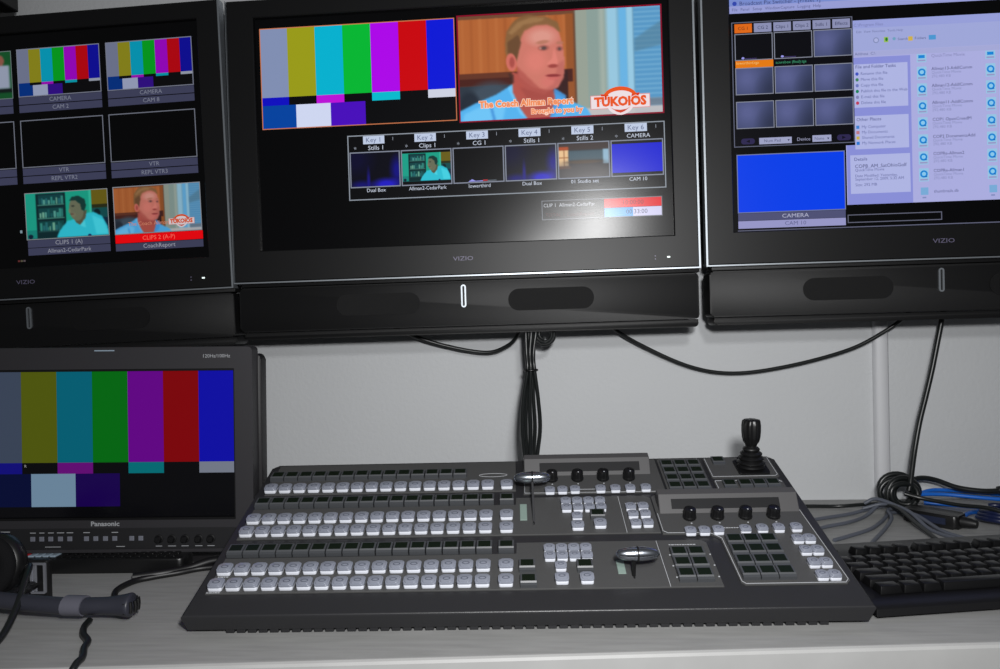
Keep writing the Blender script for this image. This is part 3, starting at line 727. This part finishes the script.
pos = [(416, 214.5), (433, 214.8), (450, 215.5), (484.5, 216), (504.5, 216.2), (524.6, 216.4), (545.5, 216.8),
       (583, 117), (599.8, 117), (617, 118), (650, 118.6), (670.7, 119.4), (691, 120.3), (712.5, 121)]
pos += [(u, l) for l, us in ((97.5, (706, 719.8)), (75.3, (707, 720.7)), (52.3, (707.6, 721.3)), (30.5, (708.4, 722.2))) for u in us]
pos += [(u, l) for l in (86.5, 71.8) for u in (409, 423.5, 438, 452.3)]+[(u, l) for l in (187, 171.6) for u in (435.5, 450.4, 465.3, 480.2)]
pos += [(518.4, 171.5), (534.4, 172), (518.9, 154.8), (534.4, 155.1), (519.3, 135), (534.4, 135.4), (420.6, 53.5), (447.6, 152.4)]
lay(sb, pos)
mb = button_mesh('wide_function_button', 15.5, 15, 7.5)
lay(mb, [(420.5, 32), (448.6, 32), (446.8, 132.6), (475, 136)])
# knob hoods with dark display strips, knobs in front
def hood(u0, u1, l0, dk0, dk1, knobs, kl):
    bm = new_bm()
    prism(bm, [((l0)/1000, -.002), ((l0+20)/1000, .017), ((l0+32)/1000, .017), ((l0+36)/1000, .012), ((l0+36)/1000, -.002)], u0/1000, u1/1000, 'x', .0012)
    hd = put('knob_hood', bm, M_HOOD, con, M=PF)
    a = math.atan2(19, 20)
    bm = new_bm(); Mx = Matrix.Translation((0, (l0)/1000, -.002)) @ Matrix.Rotation(a, 4, 'X')
    box(bm, dk0/1000, dk1/1000, .0085, .0215, -.0008, .0005, .0003, M=Mx)
    put('display_strip', bm, mat('strip_black', (24, 24, 26), .6, spec=.2), hd)
    for u in knobs:
        bm = new_bm()
        lathe(bm, [(.0080, 0), (.0086, .001), (.0085, .0035), (.0078, .004), (.0077, .0122), (.0072, .0136), (.0050, .0142)], seg=32, rib=.06, ribn=32)
        k = put('knob', bm, M_BLACK, con, M=onp(u, kl, 0), smooth=40)
        bm = new_bm(); lathe(bm, [(.0011, .0), (.0011, .0004)], Matrix.Translation((0, -.0118, 0)), 10); lathe(bm, [(.0010, 0), (.0010, .0005)], Matrix.Translation((.0008, -.0040, .0140)), 8)
        put('knob_dot', bm, M_LINE, k)
hood(382, 560, 256, 404, 545, (420.4, 456, 491.5, 527.5), 247)
hood(554, 732, 158, 570, 708, (589.3, 624.3, 659.5, 694.5), 149.5)
# fader levers
def fader(u, slot0, slot1, base_l, han_l, han_h, pu, pl0, pl1, hu=0, sr=.0021, sm=M_BLACK):
    bm = new_bm(); box(bm, -.0011, .0011, slot0/1000, slot1/1000, -.0001, .0004)
    put('fader_slot', bm, M_BLACK, con, M=PF @ Matrix.Translation((u/1000, 0, 0)))
    bm = new_bm(); box(bm, (pu-4.5)/1000, (pu+4.5)/1000, pl0/1000, pl1/1000, -.0002, .0012, .0004)
    put('position_scale', bm, M_SCALE, con, M=PF)
    f = empty('fader_lever'); f.parent = con; f.matrix_local = PF
    a = Vector((u/1000, base_l/1000, -.001)); b = Vector((u/1000, han_l/1000, han_h/1000))
    bm = new_bm(); tube(bm, [a, a.lerp(b, .5), b], sr, 10, rf=lambda t: 1.0+.25*t); put('stem', bm, sm, f, smooth=50)
    L = .0245; prof = []
    for i in range(17):
        t = -1+2*i/16; prof.append((.0072*(1-abs(t)**2.3)**.62*.78+.0022 if abs(t) < 1 else .0018, t*L))
    bm = new_bm(); Mx = Matrix.Translation(b+Vector((hu, 0, 0))) @ Matrix.Rotation(PI/2, 4, 'Y')
    lathe(bm, prof, Mx, 28); put('handle', bm, M_CHROME, f, smooth=60)['label'] = 'polished spindle-shaped handle'
    bm = new_bm(); lathe(bm, [(.0082, -.0010), (.0086, 0), (.0082, .0010)], Mx, 28); put('handle_band', bm, M_BLACK, f, smooth=60)
fader(392.3, 141, 160, 147, 211, 26, 379.5, 150, 186, 0, .0013, mat('stem_grey_metal', (88, 88, 90), .35, metal=.6))
fader(502, 34, 78, 39, 43.5, 26, 489.5, 42, 66, .004)
# joystick
j = empty('joystick'); j.parent = con; j.matrix_local = onp(703, 269, 0)
bm = new_bm(); prism(bm, rrect(-.0215, .0215, -.0185, .0185, .003), -.0005, .003, 'z', .0008); put('base_plate', bm, M_BLACK, j)
up = Matrix.Rotation(-SL*.75, 4, 'X')
prof = [(.0185, .002), (.0185, .005)]
for i, r_ in enumerate((.0195, .0178, .0150, .0118)):
    z = .006+i*.0062; prof += [(r_*.86, z), (r_, z+.0022), (r_, z+.0036), (r_*.84, z+.0056)]
prof += [(.0075, .031), (.0065, .033)]
bm = new_bm(); lathe(bm, prof, up, 32); put('rubber_boot', bm, M_RUBBER, j, smooth=50)
bm = new_bm(); lathe(bm, [(.0070, .031), (.0085, .035), (.0112, .039), (.0128, .046), (.0134, .054), (.0134, .062), (.0126, .0675), (.0118, .0690), (.0090, .0698)], up, 36, rib=.10, ribn=18)
put('grip', bm, M_BLACK, j, smooth=40)

# ------------------------------------------------------------------ colour bar monitor at the left
mo = empty('production_monitor', (-.3790, -.3500, 0), (0, R(.9), R(4)))
tag(mo, 'small charcoal production monitor showing dim colour bars, standing on the desk at left', 'monitor')
W = .406
SX0, SX1, SZ0, SZ1 = -.377, -.0262, .0670, .2735
bm = new_bm()
frame(bm, rrect(-W, .002, .0185, .3075, .006, 4), rrect(SX0-.003, SX1+.003, SZ0-.003, SZ1+.0035, .0012, 4), -.004, .022, 'y')
put('front_bezel', bm, M_MON, mo, smooth=40)
bm = new_bm(); frame(bm, rect4(SX0-.003, SX1+.003, SZ0-.003, SZ1+.0035), rect4(SX0-.0005, SX1+.0005, SZ0-.0005, SZ1+.0005), -.001, .02, 'y'); put('screen_gasket', bm, M_BLACK, mo)
bm = new_bm(); prism(bm, rrect(-W-.003, .0065, .024, .296, .008), .0225, .045, 'y', .003); prism(bm, rrect(-W+.04, -.04, .05, .26, .008), .0455, .075, 'y', .003)
put('rear_housing', bm, M_MONB, mo, smooth=40)
bm = new_bm(); box(bm, SX0-.001, SX1+.001, .0035, .012, SZ0-.001, SZ1+.001); ms = put('screen', bm, M_SCREEN, mo)
MB = [(56, 66, 84), (76, 84, 8), (0, 92, 112), (0, 100, 14), (96, 0, 130), (122, 0, 4), (10, 10, 160)]
o = color_bars(ms, SX0*1000, SX1*1000, SZ0*1000, SZ1*1000, MB, [(2, 8, 48), (104, 130, 152), (22, 0, 72)], [(14, 10, 116), None, (96, 8, 112), None, (0, 104, 112), None, (112, 118, 132)], split=(.376, .30), base=.073)
o.location.y = .0032
a = Art(); a.text('R', -322, 140, 4, (150, 150, 150), 2); q = a.done('screen_cursor', ms); q.location.y = .0030
bm = new_bm(); box(bm, -W+.010, -.012, -.0052, -.003, .0235, .0530, .0006); cp = put('control_strip', bm, M_MONPANEL, mo)
for i, x in enumerate((-.3078, -.2952, -.2826, -.2690, -.2559, -.2325, -.2194, -.2058, -.1928, -.1689, -.1562)):
    bm = new_bm(); box(bm, x-.0034, x+.0034, -.0066, -.005, .0355, .0422, .0006); put('button', bm, M_GREYBTN, mo)
for x in (-.1310, -.1127, -.0944, -.0750, -.0579):
    bm = new_bm(); lathe(bm, [(.0062, 0), (.0060, .0014), (.0046, .0018), (.0042, .0055), (.0036, .0062)], Matrix.Translation((x, -.0050, .0375)) @ Matrix.Rotation(PI/2, 4, 'X'), 24)
    put('knob', bm, M_BLACK, mo, smooth=40)
bm = new_bm(); text_into(bm, 'Panasonic', -.2070, .0590, .0066, -.0043, sx=1.12, bold=.04); put('lettering', bm, M_PRINT, mo)
bm = new_bm(); text_into(bm, '120Hz/100Hz', -.0480, .2945, .0051, -.0043, sx=1.0); put('lettering', bm, M_PRINT, mo)['label'] = 'small white refresh-rate lettering'
bm = new_bm()
for x, w in ((-.3078, 8), (-.2952, 7), (-.2826, 8), (-.2690, 10), (-.2559, 9), (-.2325, 9), (-.1928, 9)):
    box(bm, x-w/2000, x+w/2000, -.0055, -.005, .0468, .0479)
for x, w in ((-.131, 9), (-.1127, 11), (-.0944, 10), (-.075, 10), (-.0579, 10), (-.28, 22), (-.185, 12)):
    box(bm, x-w/2000, x+w/2000, -.0055, -.005, .0270, .0279)
box(bm, -.353, -.340, -.0055, -.005, .0485, .0497); box(bm, -.352, -.3495, -.0055, -.005, .0395, .0412)
put('printed_caption', bm, M_PRINT, mo)
bm = new_bm(); box(bm, -.2186, -.1906, -.0052, -.003, .3022, .3040, .0005); put('tally_light', bm, M_PALE, mo)['label'] = 'pale bar light on the top rim'
bm = new_bm(); prism(bm, rrect(-.37, -.04, .012, .20, .02), .0006, .009, 'z', .002); box(bm, -.27, -.17, .03, .07, .009, .0285)
put('stand', bm, M_MONB, mo, M=Matrix.Rotation(R(-.9), 4, 'Y'))

# ------------------------------------------------------------------ keypad lying under the monitor
kp = empty('keypad', (-.708, -.377, 0), (0, 0, R(1.5)))
tag(kp, 'flat black keypad with a red key and four pale keys, in front of the monitor', 'keypad')
bm = new_bm(); prism(bm, rrect(0, .245, -.019, .018, .008), .0005, .020, 'z', .003); put('housing', bm, M_BLACK, kp, smooth=40)
bm = new_bm(); box(bm, .008, .016, -.004, .008, .0195, .0222, .0008); put('key', bm, M_RED, kp)['label'] = 'red key'
for i in range(4):
    bm = new_bm(); box(bm, .019+.0105*i, .027+.0105*i, -.007, .010, .0195, .0222, .0008); put('key', bm, M_PALE, kp)['label'] = 'pale grey-blue key'
for i in range(14):
    for r_ in range(2):
        bm = new_bm(); x = .063+.0122*i; y = -.012+.013*r_
        box(bm, x, x+.0088, y, y+.009, .0195, .0218, .001); put('key', bm, M_KEY, kp)

# ------------------------------------------------------------------ keyboard at the right
kb = empty('computer_keyboard', (.3910, -.5490, 0), (0, 0, R(10.0)))
tag(kb, 'black computer keyboard angled on the desk to the right of the switcher', 'keyboard')
bm = new_bm(); prism(bm, [(0, .004), (.0, .012), (.004, .015), (.022, .017), (.150, .026), (.178, .028), (.184, .024), (.184, .004)], 0, .44, 'x', .002)
for v in bm.verts:
    if v.co.x < .01: v.co.x += v.co.y*.10
put('housing', bm, M_KB, kb, smooth=35)
def keymesh(w, d=.0176, h=.0088):
    bm = new_bm(); box(bm, -w/2, w/2, -d/2, d/2, 0, h, .0009, 0, 2, top=(.0022, .0026)); return bm
kslope = R(4.0)
KM = {}
def key(x, y, w):
    k = round(w, 4); Mx = Matrix.Translation((x+w/2, y, .0172+(y-.022)*.0703)) @ Matrix.Rotation(kslope, 4, 'X')
    if k in KM: inst(KM[k], kb, Mx)
    else: KM[k] = put('key', keymesh(w-.0012), M_KEY, kb, M=Mx, smooth=40)
U_ = .0190
def krow(y, x, ws):
    for w in ws:
        if w > 0: key(x, y, U_*w)
        x += U_*abs(w)
ys = [.034+.0192*i for i in range(5)]+[.142]
krow(ys[0], .021, [1.5, 1.25, 1.25, 6, 1.25, 1.25, 1.5, -.25, 1, 1, 1])
krow(ys[1], .021, [2.25]+[1]*10+[2.75, -1.25, 1])
krow(ys[2], .021, [1.75]+[1]*11+[2.25])
krow(ys[3], .021, [1.5]+[1]*12+[1.5, -.25, 1, 1, 1])
krow(ys[4], .021, [1]*13+[2, -.25, 1, 1, 1])
krow(ys[5], .021, [1, -1, 1, 1, 1, 1, -.5, 1, 1, 1, 1, -.5, 1, 1, 1, 1, -.25, 1, 1, 1])

# ------------------------------------------------------------------ headset at the lower left
hs = empty('headset', (-.52, -.56, 0))
tag(hs, 'black headset lying on its side at the left end of the desk', 'headset')
def L(*p): return [Vector(q)-Vector((-.52, -.56, 0)) for q in p]
bm = new_bm()
tube(bm, spline(L((-.665, -.556, .030), (-.62, -.556, .027), (-.565, -.559, .023), (-.515, -.561, .020), (-.475, -.561, .020), (-.452, -.559, .020), (-.440, -.558, .020), (-.432, -.557, .020)), 10), .0130, 16,
     rf=lambda t: (.78+.12*t+.30*max(0, min(1, (t-.62)/.25)))*(1 if t < .9 else max(.25, 1-((t-.9)/.1)**2.2)), flat=.85)
put('headband', bm, M_HEAD, hs, smooth=60)
bm = new_bm(); tube(bm, L((-.512, -.561, .0206), (-.505, -.561, .0205), (-.489, -.561, .0201)), .0130, 16, flat=.85); put('grey_band', bm, M_HEADG, hs, smooth=60)
bm = new_bm()
for k in range(6):
    a_ = -1.1+.44*k; cx, cy = -.444+.0142*math.cos(a_), -.558+.0135*math.sin(a_)
    tube(bm, L((cx, cy, .014), (cx+.0008*math.cos(a_), cy, .020), (cx, cy, .026)), .0021, 8)
put('end_ribs', bm, M_RUBBER, hs, smooth=60)
bm = new_bm(); Mx = Matrix.Translation((-.662+.52, -.484+.56, .0415)) @ Matrix.Rotation(R(80), 4, 'X') @ Matrix.Rotation(R(10), 4, 'Y')
lathe(bm, [(.020, -.022), (.034, -.018), (.040, -.008), (.040, .004), (.034, .010), (.020, .013)], Mx, 32); put('ear_cup', bm, M_BLACK, hs, smooth=50)
bm = new_bm(); lathe(bm, [(.024, .013), (.037, .014), (.040, .020), (.037, .027), (.026, .029), (.020, .024)], Mx, 32); put('ear_cushion', bm, M_FOAM, hs, smooth=60)
bm = new_bm(); box(bm, -.083, -.0565, .0605, .070, .0005, .053, .003); tube(bm, L((-.595, -.492, .022), (-.597, -.525, .022), (-.598, -.556, .024)), .006, 10); put('slider_arm', bm, M_BLACK, hs)
bm = new_bm(); frame(bm, rrect(-.078, -.0585, .012, .050, .002), rrect(-.0755, -.0610, .0145, .0475, .001), .058, .0612, 'y'); box(bm, -.0765, -.0705, .0590, .0612, .0145, .0475, .0005)
put('slider_clip', bm, M_CLIP, hs)['label'] = 'small metal clip frame'

# ------------------------------------------------------------------ cables
def cable(name, label, pts, r, m, group=None, cat='cable', n=8, seg=10):
    o0 = Vector(pts[0]); bm = new_bm(); tube(bm, [q-o0 for q in spline(pts, n)], r, seg)
    o = put(name, bm, m, smooth=70); o.location = o0
    return tag(o, label, cat, group)
cable('cable', 'black cable running from the dark headset band back under the monitor edge', [(-.452, -.545, .012), (-.485, -.508, .0045), (-.508, -.470, .0045), (-.505, -.436, .0045), (-.487, -.418, .0045), (-.462, -.402, .0045), (-.440, -.385, .0045), (-.405, -.372, .0045), (-.392, -.352, .0045)], .0038, M_RUBBER)
cable('cable', 'thick twisted black cord beside the lower right corner of the monitor', [(-.512, -.426, .0062), (-.480, -.410, .0062), (-.455, -.390, .0062), (-.432, -.372, .0100), (-.412, -.356, .0085), (-.398, -.338, .0065)], .0058, M_RUBBER)
cable('cable', 'wavy black cable dropping over the desk edge below the headset band', [(-.481, -.566, .0055), (-.478, -.580, .0040), (-.466, -.600, .0040), (-.450, -.617, .0040), (-.443, -.634, .0040), (-.431, -.655, .0040), (-.428, -.670, .0036), (-.427, -.6785, -.006), (-.426, -.680, -.05), (-.425, -.681, -.20)], .0036, M_CABLE)
cable('cable', 'black cable curving over the desk edge at the far left', [(-.640, -.470, .012), (-.600, -.500, .046), (-.578, -.535, .044), (-.560, -.578, .020), (-.548, -.620, .0045), (-.543, -.664, .0042), (-.541, -.690, -.008), (-.540, -.692, -.10)], .0038, M_CABLE)
# loops under the sets, along the wall
cable('cable', 'black cable sagging in a shallow loop left of the hanging cable bundle', [(-.262, -.065, .42), (-.250, -.060, .35), (-.2189, -.045, .3235), (-.1544, -.03, .2975), (-.0717, -.025, .2805), (-.030, -.03, .292), (-.010, -.04, .312), (-.001, -.055, .335), (.000, -.064, .42)], .0035, M_CABLE)
cable('cable', 'long black cable sagging from the middle television across to the right one', [(.128, -.064, .42), (.140, -.050, .345), (.158, -.035, .322), (.2096, -.022, .2885), (.2979, -.015, .2470), (.3771, -.012, .2330), (.4737, -.012, .2440), (.5783, -.014, .2710), (.640, -.022, .304), (.668, -.035, .330), (.680, -.055, .36), (.682, -.064, .43)], .0034, M_CABLE)
cb = empty('cable_bundle', (.0125, -.12, .25)); tag(cb, 'tied bundle of five black cables hanging from the middle television behind the switcher', 'cable bundle')
org = Vector((.012, -.12, .25))
for (x0, x1, x2, x3, x4, dy) in ((.006, .0075, .0005, -.0015, .004, 0), (.011, .0118, .006, .004, .008, .0075), (.016, .0135, .011, .012, .012, -.0045), (.021, .0160, .017, .019, .016, .006), (.024, .0195, .025, .0275, .021, -.002)):
    y = -.11+dy
    bm = new_bm(); tube(bm, [q-org for q in spline([(x0, y+.045, .42), (x0, y+.02, .36), (x0, y, .322), (x1-.001, y-.004, .282), (x1, y-.006, .252), (x2, y-.030, .205), (x3, y-.06, .160), (x4, y-.10, .110), (x4+.002, y-.120, .070), (x4+.004, y-.085, .020), (x4+.01, y-.02, .0045), (x4+.02, y+.03, .0045)], 8)], .0033, 10)
    put('cable', bm, M_CABLE, cb, smooth=70)
bm = new_bm(); tube(bm, [Vector((.0135+.0105*math.cos(a), -.115+.010*math.sin(a), .252))-org for a in [2*PI*i/20 for i in range(21)]], .0021, 8)
put('cable_tie', bm, M_BLACK, cb, smooth=60)
bm = new_bm()
pts = []
for i in range(57):
    a = 2*PI*i/22+1.2; r_ = .0205-.00022*i
    pts.append(Vector((.0385+r_*math.cos(a), -.085-.0005*i, .312+r_*1.0*math.sin(a))))
tube(bm, pts, .0034, 10); o = put('cable_loop', bm, M_CABLE, smooth=70); tag(o, 'small coiled loop of black cable hanging just right of the bundle top', 'cable')
# cord hanging at the right, coil, adapter
cable('hanging_cord', 'straight black cord hanging from the right television down to the coil', [(.724, -.064, .43), (.722, -.058, .36), (.7196, -.055, .328), (.711, -.055, .285), (.6995, -.057, .235), (.687, -.06, .190), (.674, -.065, .149), (.662, -.072, .105), (.6520, -.082, .072), (.645, -.090, .050), (.640, -.094, .036)], .0044, M_CABLE, cat='cord')
bm = new_bm(); pts = []
NT = 5*26
rs = random.Random(8)
ph = [rs.uniform(0, 6.28) for _ in range(6)]
for i in range(NT+1):
    t = i/26; a = 2*PI*t; k = int(t)
    rx = .031-.0028*t+.0022*math.sin(a*1.3+ph[1]); rz = .0285-.0022*t+.0020*math.sin(a*.8+ph[2])
    pts.append(Vector((rx*math.cos(a)+.004*math.sin(t*1.7), -.006*t+.010*math.sin(a*.5), .0345+rz*math.sin(a)*.98)))
mz = min(q.z for q in pts)
for q in pts: q.z += .0052-mz
tube(bm, pts, .0046, 10); o = put('cord_coil', bm, M_CABLE, smooth=70, loc=(.632, -.068, 0)); tag(o, 'coil of thick black cord standing on the desk below the wall raceway', 'cord')
ad = empty('power_adapter', (.648, -.166, 0), (0, 0, R(-48)))
tag(ad, 'black power adapter brick lying behind the keyboard below the cord coil', 'power adapter')
bm = new_bm(); prism(bm, rrect(-.044, .036, -.019, .019, .006), .0005, .021, 'z', .004); put('case', bm, M_BLACK, ad, smooth=40)
bm = new_bm(); lathe(bm, [(.009, 0), (.008, .012), (.0055, .022)], Matrix.Translation((.035, 0, .0105)) @ Matrix.Rotation(PI/2, 4, 'Y'), 16); put('strain_relief', bm, M_RUBBER, ad, smooth=50)
bm = new_bm(); box(bm, -.026, .020, -.0196, -.0188, .006, .016); put('rating_label', bm, mat('navy_label', (22, 30, 52), .5), ad)
cable('cable', 'thin black cable on the desk running from behind the switcher to the coil', [(.455, -.060, .0035), (.497, -.060, .0035), (.539, -.062, .0035), (.570, -.085, .0120), (.592, -.112, .0190), (.600, -.150, .0190), (.600, -.205, .0100), (.600, -.262, .0035)], .0031, M_CABLE)
grp = 'grey cables behind the switcher'
for pts, lab_ in (([(.452, -.160, .0035), (.477, -.143, .0035), (.536, -.114, .0035), (.575, -.098, .008), (.600, -.100, .013), (.606, -.120, .013)], 'rearmost grey cable emerging from behind the switcher toward the adapter'),
            ([(.440, -.215, .0035), (.467, -.192, .0035), (.514, -.165, .0035), (.555, -.128, .0035), (.590, -.104, .0190), (.606, -.094, .018)], 'second grey cable from the wall, bending up behind the switcher'),
            ([(.455, -.262, .0035), (.482, -.243, .0035), (.529, -.206, .0035), (.565, -.163, .0035), (.600, -.118, .0060), (.625, -.112, .004)], 'grey cable crossing the others nearest the switcher corner'),
            ([(.490, -.300, .0035), (.508, -.268, .0035), (.551, -.206, .0035), (.582, -.160, .0080), (.590, -.130, .0120), (.598, -.120, .013)], 'grey cable running up from the keyboard edge to the coil'),
            ([(.560, -.105, .010), (.592, -.116, .020), (.607, -.160, .0200), (.617, -.208, .0035), (.628, -.262, .0035)], 'grey cable coming down from the coil to the keyboard'),
            ([(.566, -.098, .0170), (.585, -.108, .0260), (.618, -.160, .0140), (.630, -.215, .0035), (.642, -.258, .0035)], 'grey cable lying alongside the black adapter')):
    cable('grey_cable', lab_, pts, .0029, M_CABLEG, grp)
grp = 'blue network cables'
for k, (pts, lab_) in enumerate((([(.686, -.030, .016), (.720, -.018, .020), (.775, -.024, .018), (.83, -.034, .014), (.95, -.05, .008), (1.30, -.08, .004)], 'rearmost blue network cable along the wall at right'),
            ([(.688, -.045, .004), (.730, -.062, .004), (.780, -.088, .004), (.84, -.105, .004), (.95, -.12, .004), (1.30, -.16, .004)], 'middle blue network cable behind the keyboard'),
            ([(.682, -.040, .018), (.725, -.044, .018), (.780, -.064, .016), (.85, -.080, .013), (.95, -.09, .011), (1.28, -.12, .004)], 'blue network cable lying on top of the others'),
            ([(.700, -.140, .004), (.735, -.110, .004), (.775, -.112, .004), (.82, -.140, .004), (.90, -.16, .004), (1.25, -.22, .004)], 'foremost blue network cable, curving by the cable knot'))):
    cable('network_cable', lab_, pts, .0034, M_CABLEB, grp)
cable('electrical_cord', 'black cord running right from the coil above the blue cables to the plug', [(.655, -.050, .040), (.685, -.040, .046), (.712, -.038, .042), (.745, -.045, .030), (.780, -.055, .026), (.812, -.058, .027)], .0045, M_CABLE, cat='cord')
pg = empty('power_plug', (.838, -.060, .0), (0, 0, R(-6))); tag(pg, 'black power plug lying over the blue cables at the right edge', 'plug')
bm = new_bm(); prism(bm, rrect(-.022, .022, -.014, .014, .006), .0165, .040, 'z', .004); put('plug_body', bm, M_BLACK, pg, smooth=40)
bm = new_bm(); lathe(bm, [(.009, 0), (.006, .014)], Matrix.Translation((-.020, 0, .028)) @ Matrix.Rotation(-PI/2, 4, 'Y'), 16); put('strain_relief', bm, M_RUBBER, pg, smooth=50)
for dy in (-.006, .006):
    bm = new_bm(); box(bm, .021, .038, dy-.003, dy+.003, .0275, .029); put('prong', bm, M_CLIP, pg)
bm = new_bm(); pts = []
for i in range(79):
    a = 2*PI*i/24; t = i/24
    pts.append(Vector((.0270*math.cos(a)*(1-.09*t), .032*math.sin(a)*(1-.07*t), .006+.0050*t+.002*math.sin(a*2))))
tube(bm, pts, .0042, 10); o = put('cable_coil', bm, mat('dark_blue_cable', (18, 26, 58), .35), smooth=70, loc=(.742, -.166, 0)); tag(o, 'dark flat coil of cable lying behind the keyboard, right of the adapter', 'cable')
cable('cable', 'black cable draped over the adapter toward the right end of the keyboard', [(.628, -.105, .034), (.655, -.118, .028), (.690, -.150, .026), (.722, -.185, .0280), (.752, -.215, .0160), (.790, -.245, .0034)], .0033, M_CABLE)

# dark box above the left set, at the picture's corner
bm = new_bm(); box(bm, -1.13, -.944, -.14, -.03, .8868, 1.10, .004)
bx = put('equipment_box', bm, M_BLACK); tag(bx, 'dark box above the left television, cut by the top left corner', 'box')
bm = new_bm(); box(bm, -.944, -.915, -.13, -.06, .926, .952, .003); put('side_bracket', bm, M_BLACK, bx)

# ------------------------------------------------------------------ light
def area(name, loc, aim, size, power, color=(1, 1, 1)):
    l = bpy.data.lights.new(name, 'AREA'); l.shape = 'DISK'; l.size = size; l.energy = power; l.color = color
    o = bpy.data.objects.new(name, l); C.objects.link(o); o.location = loc
    o.rotation_euler = (Vector(aim)-Vector(loc)).to_track_quat('-Z', 'Y').to_euler()
    return o
area('flash', (.12, -1.36, .46), (.12, 0, .28), .08, 11.3, (1, 1, 1))
area('screen_glow_lamp', (.225, -1.42, .675), (.12, 0, .30), .10, 4.4, (1, 1, 1))  # added lamp above the camera, placed to make the glow on the middle screen
w = bpy.data.worlds.new('World'); bpy.context.scene.world = w; w.use_nodes = True
w.node_tree.nodes['Background'].inputs['Color'].default_value = (.20, .205, .215, 1)
w.node_tree.nodes['Background'].inputs['Strength'].default_value = .33

# ------------------------------------------------------------------ camera
cd = bpy.data.cameras.new('camera'); co = bpy.data.objects.new('camera', cd); C.objects.link(co)
cd.sensor_width = 36; cd.lens = 736.177/1000*36; cd.clip_start = .01
rr, uu, ff = Vector((0.99760052, 0.06507457, -0.02363245)), Vector((0.02288857, 0.01215316, 0.99966415)), Vector((-0.06533993, 0.99780639, -0.01063453))
M = Matrix.Identity(4)
for i in range(3): M[i][0], M[i][1], M[i][2] = rr[i], uu[i], -ff[i]
M.translation = (.04459516, -1.36384241, .32693554)
co.matrix_world = M
sc = bpy.context.scene; sc.camera = co
vs = sc.view_settings; sc.display_settings.display_device = 'sRGB'
vs.view_transform = 'Standard'; vs.look = 'None'; vs.exposure = 0; vs.gamma = 1; vs.use_curve_mapping = False
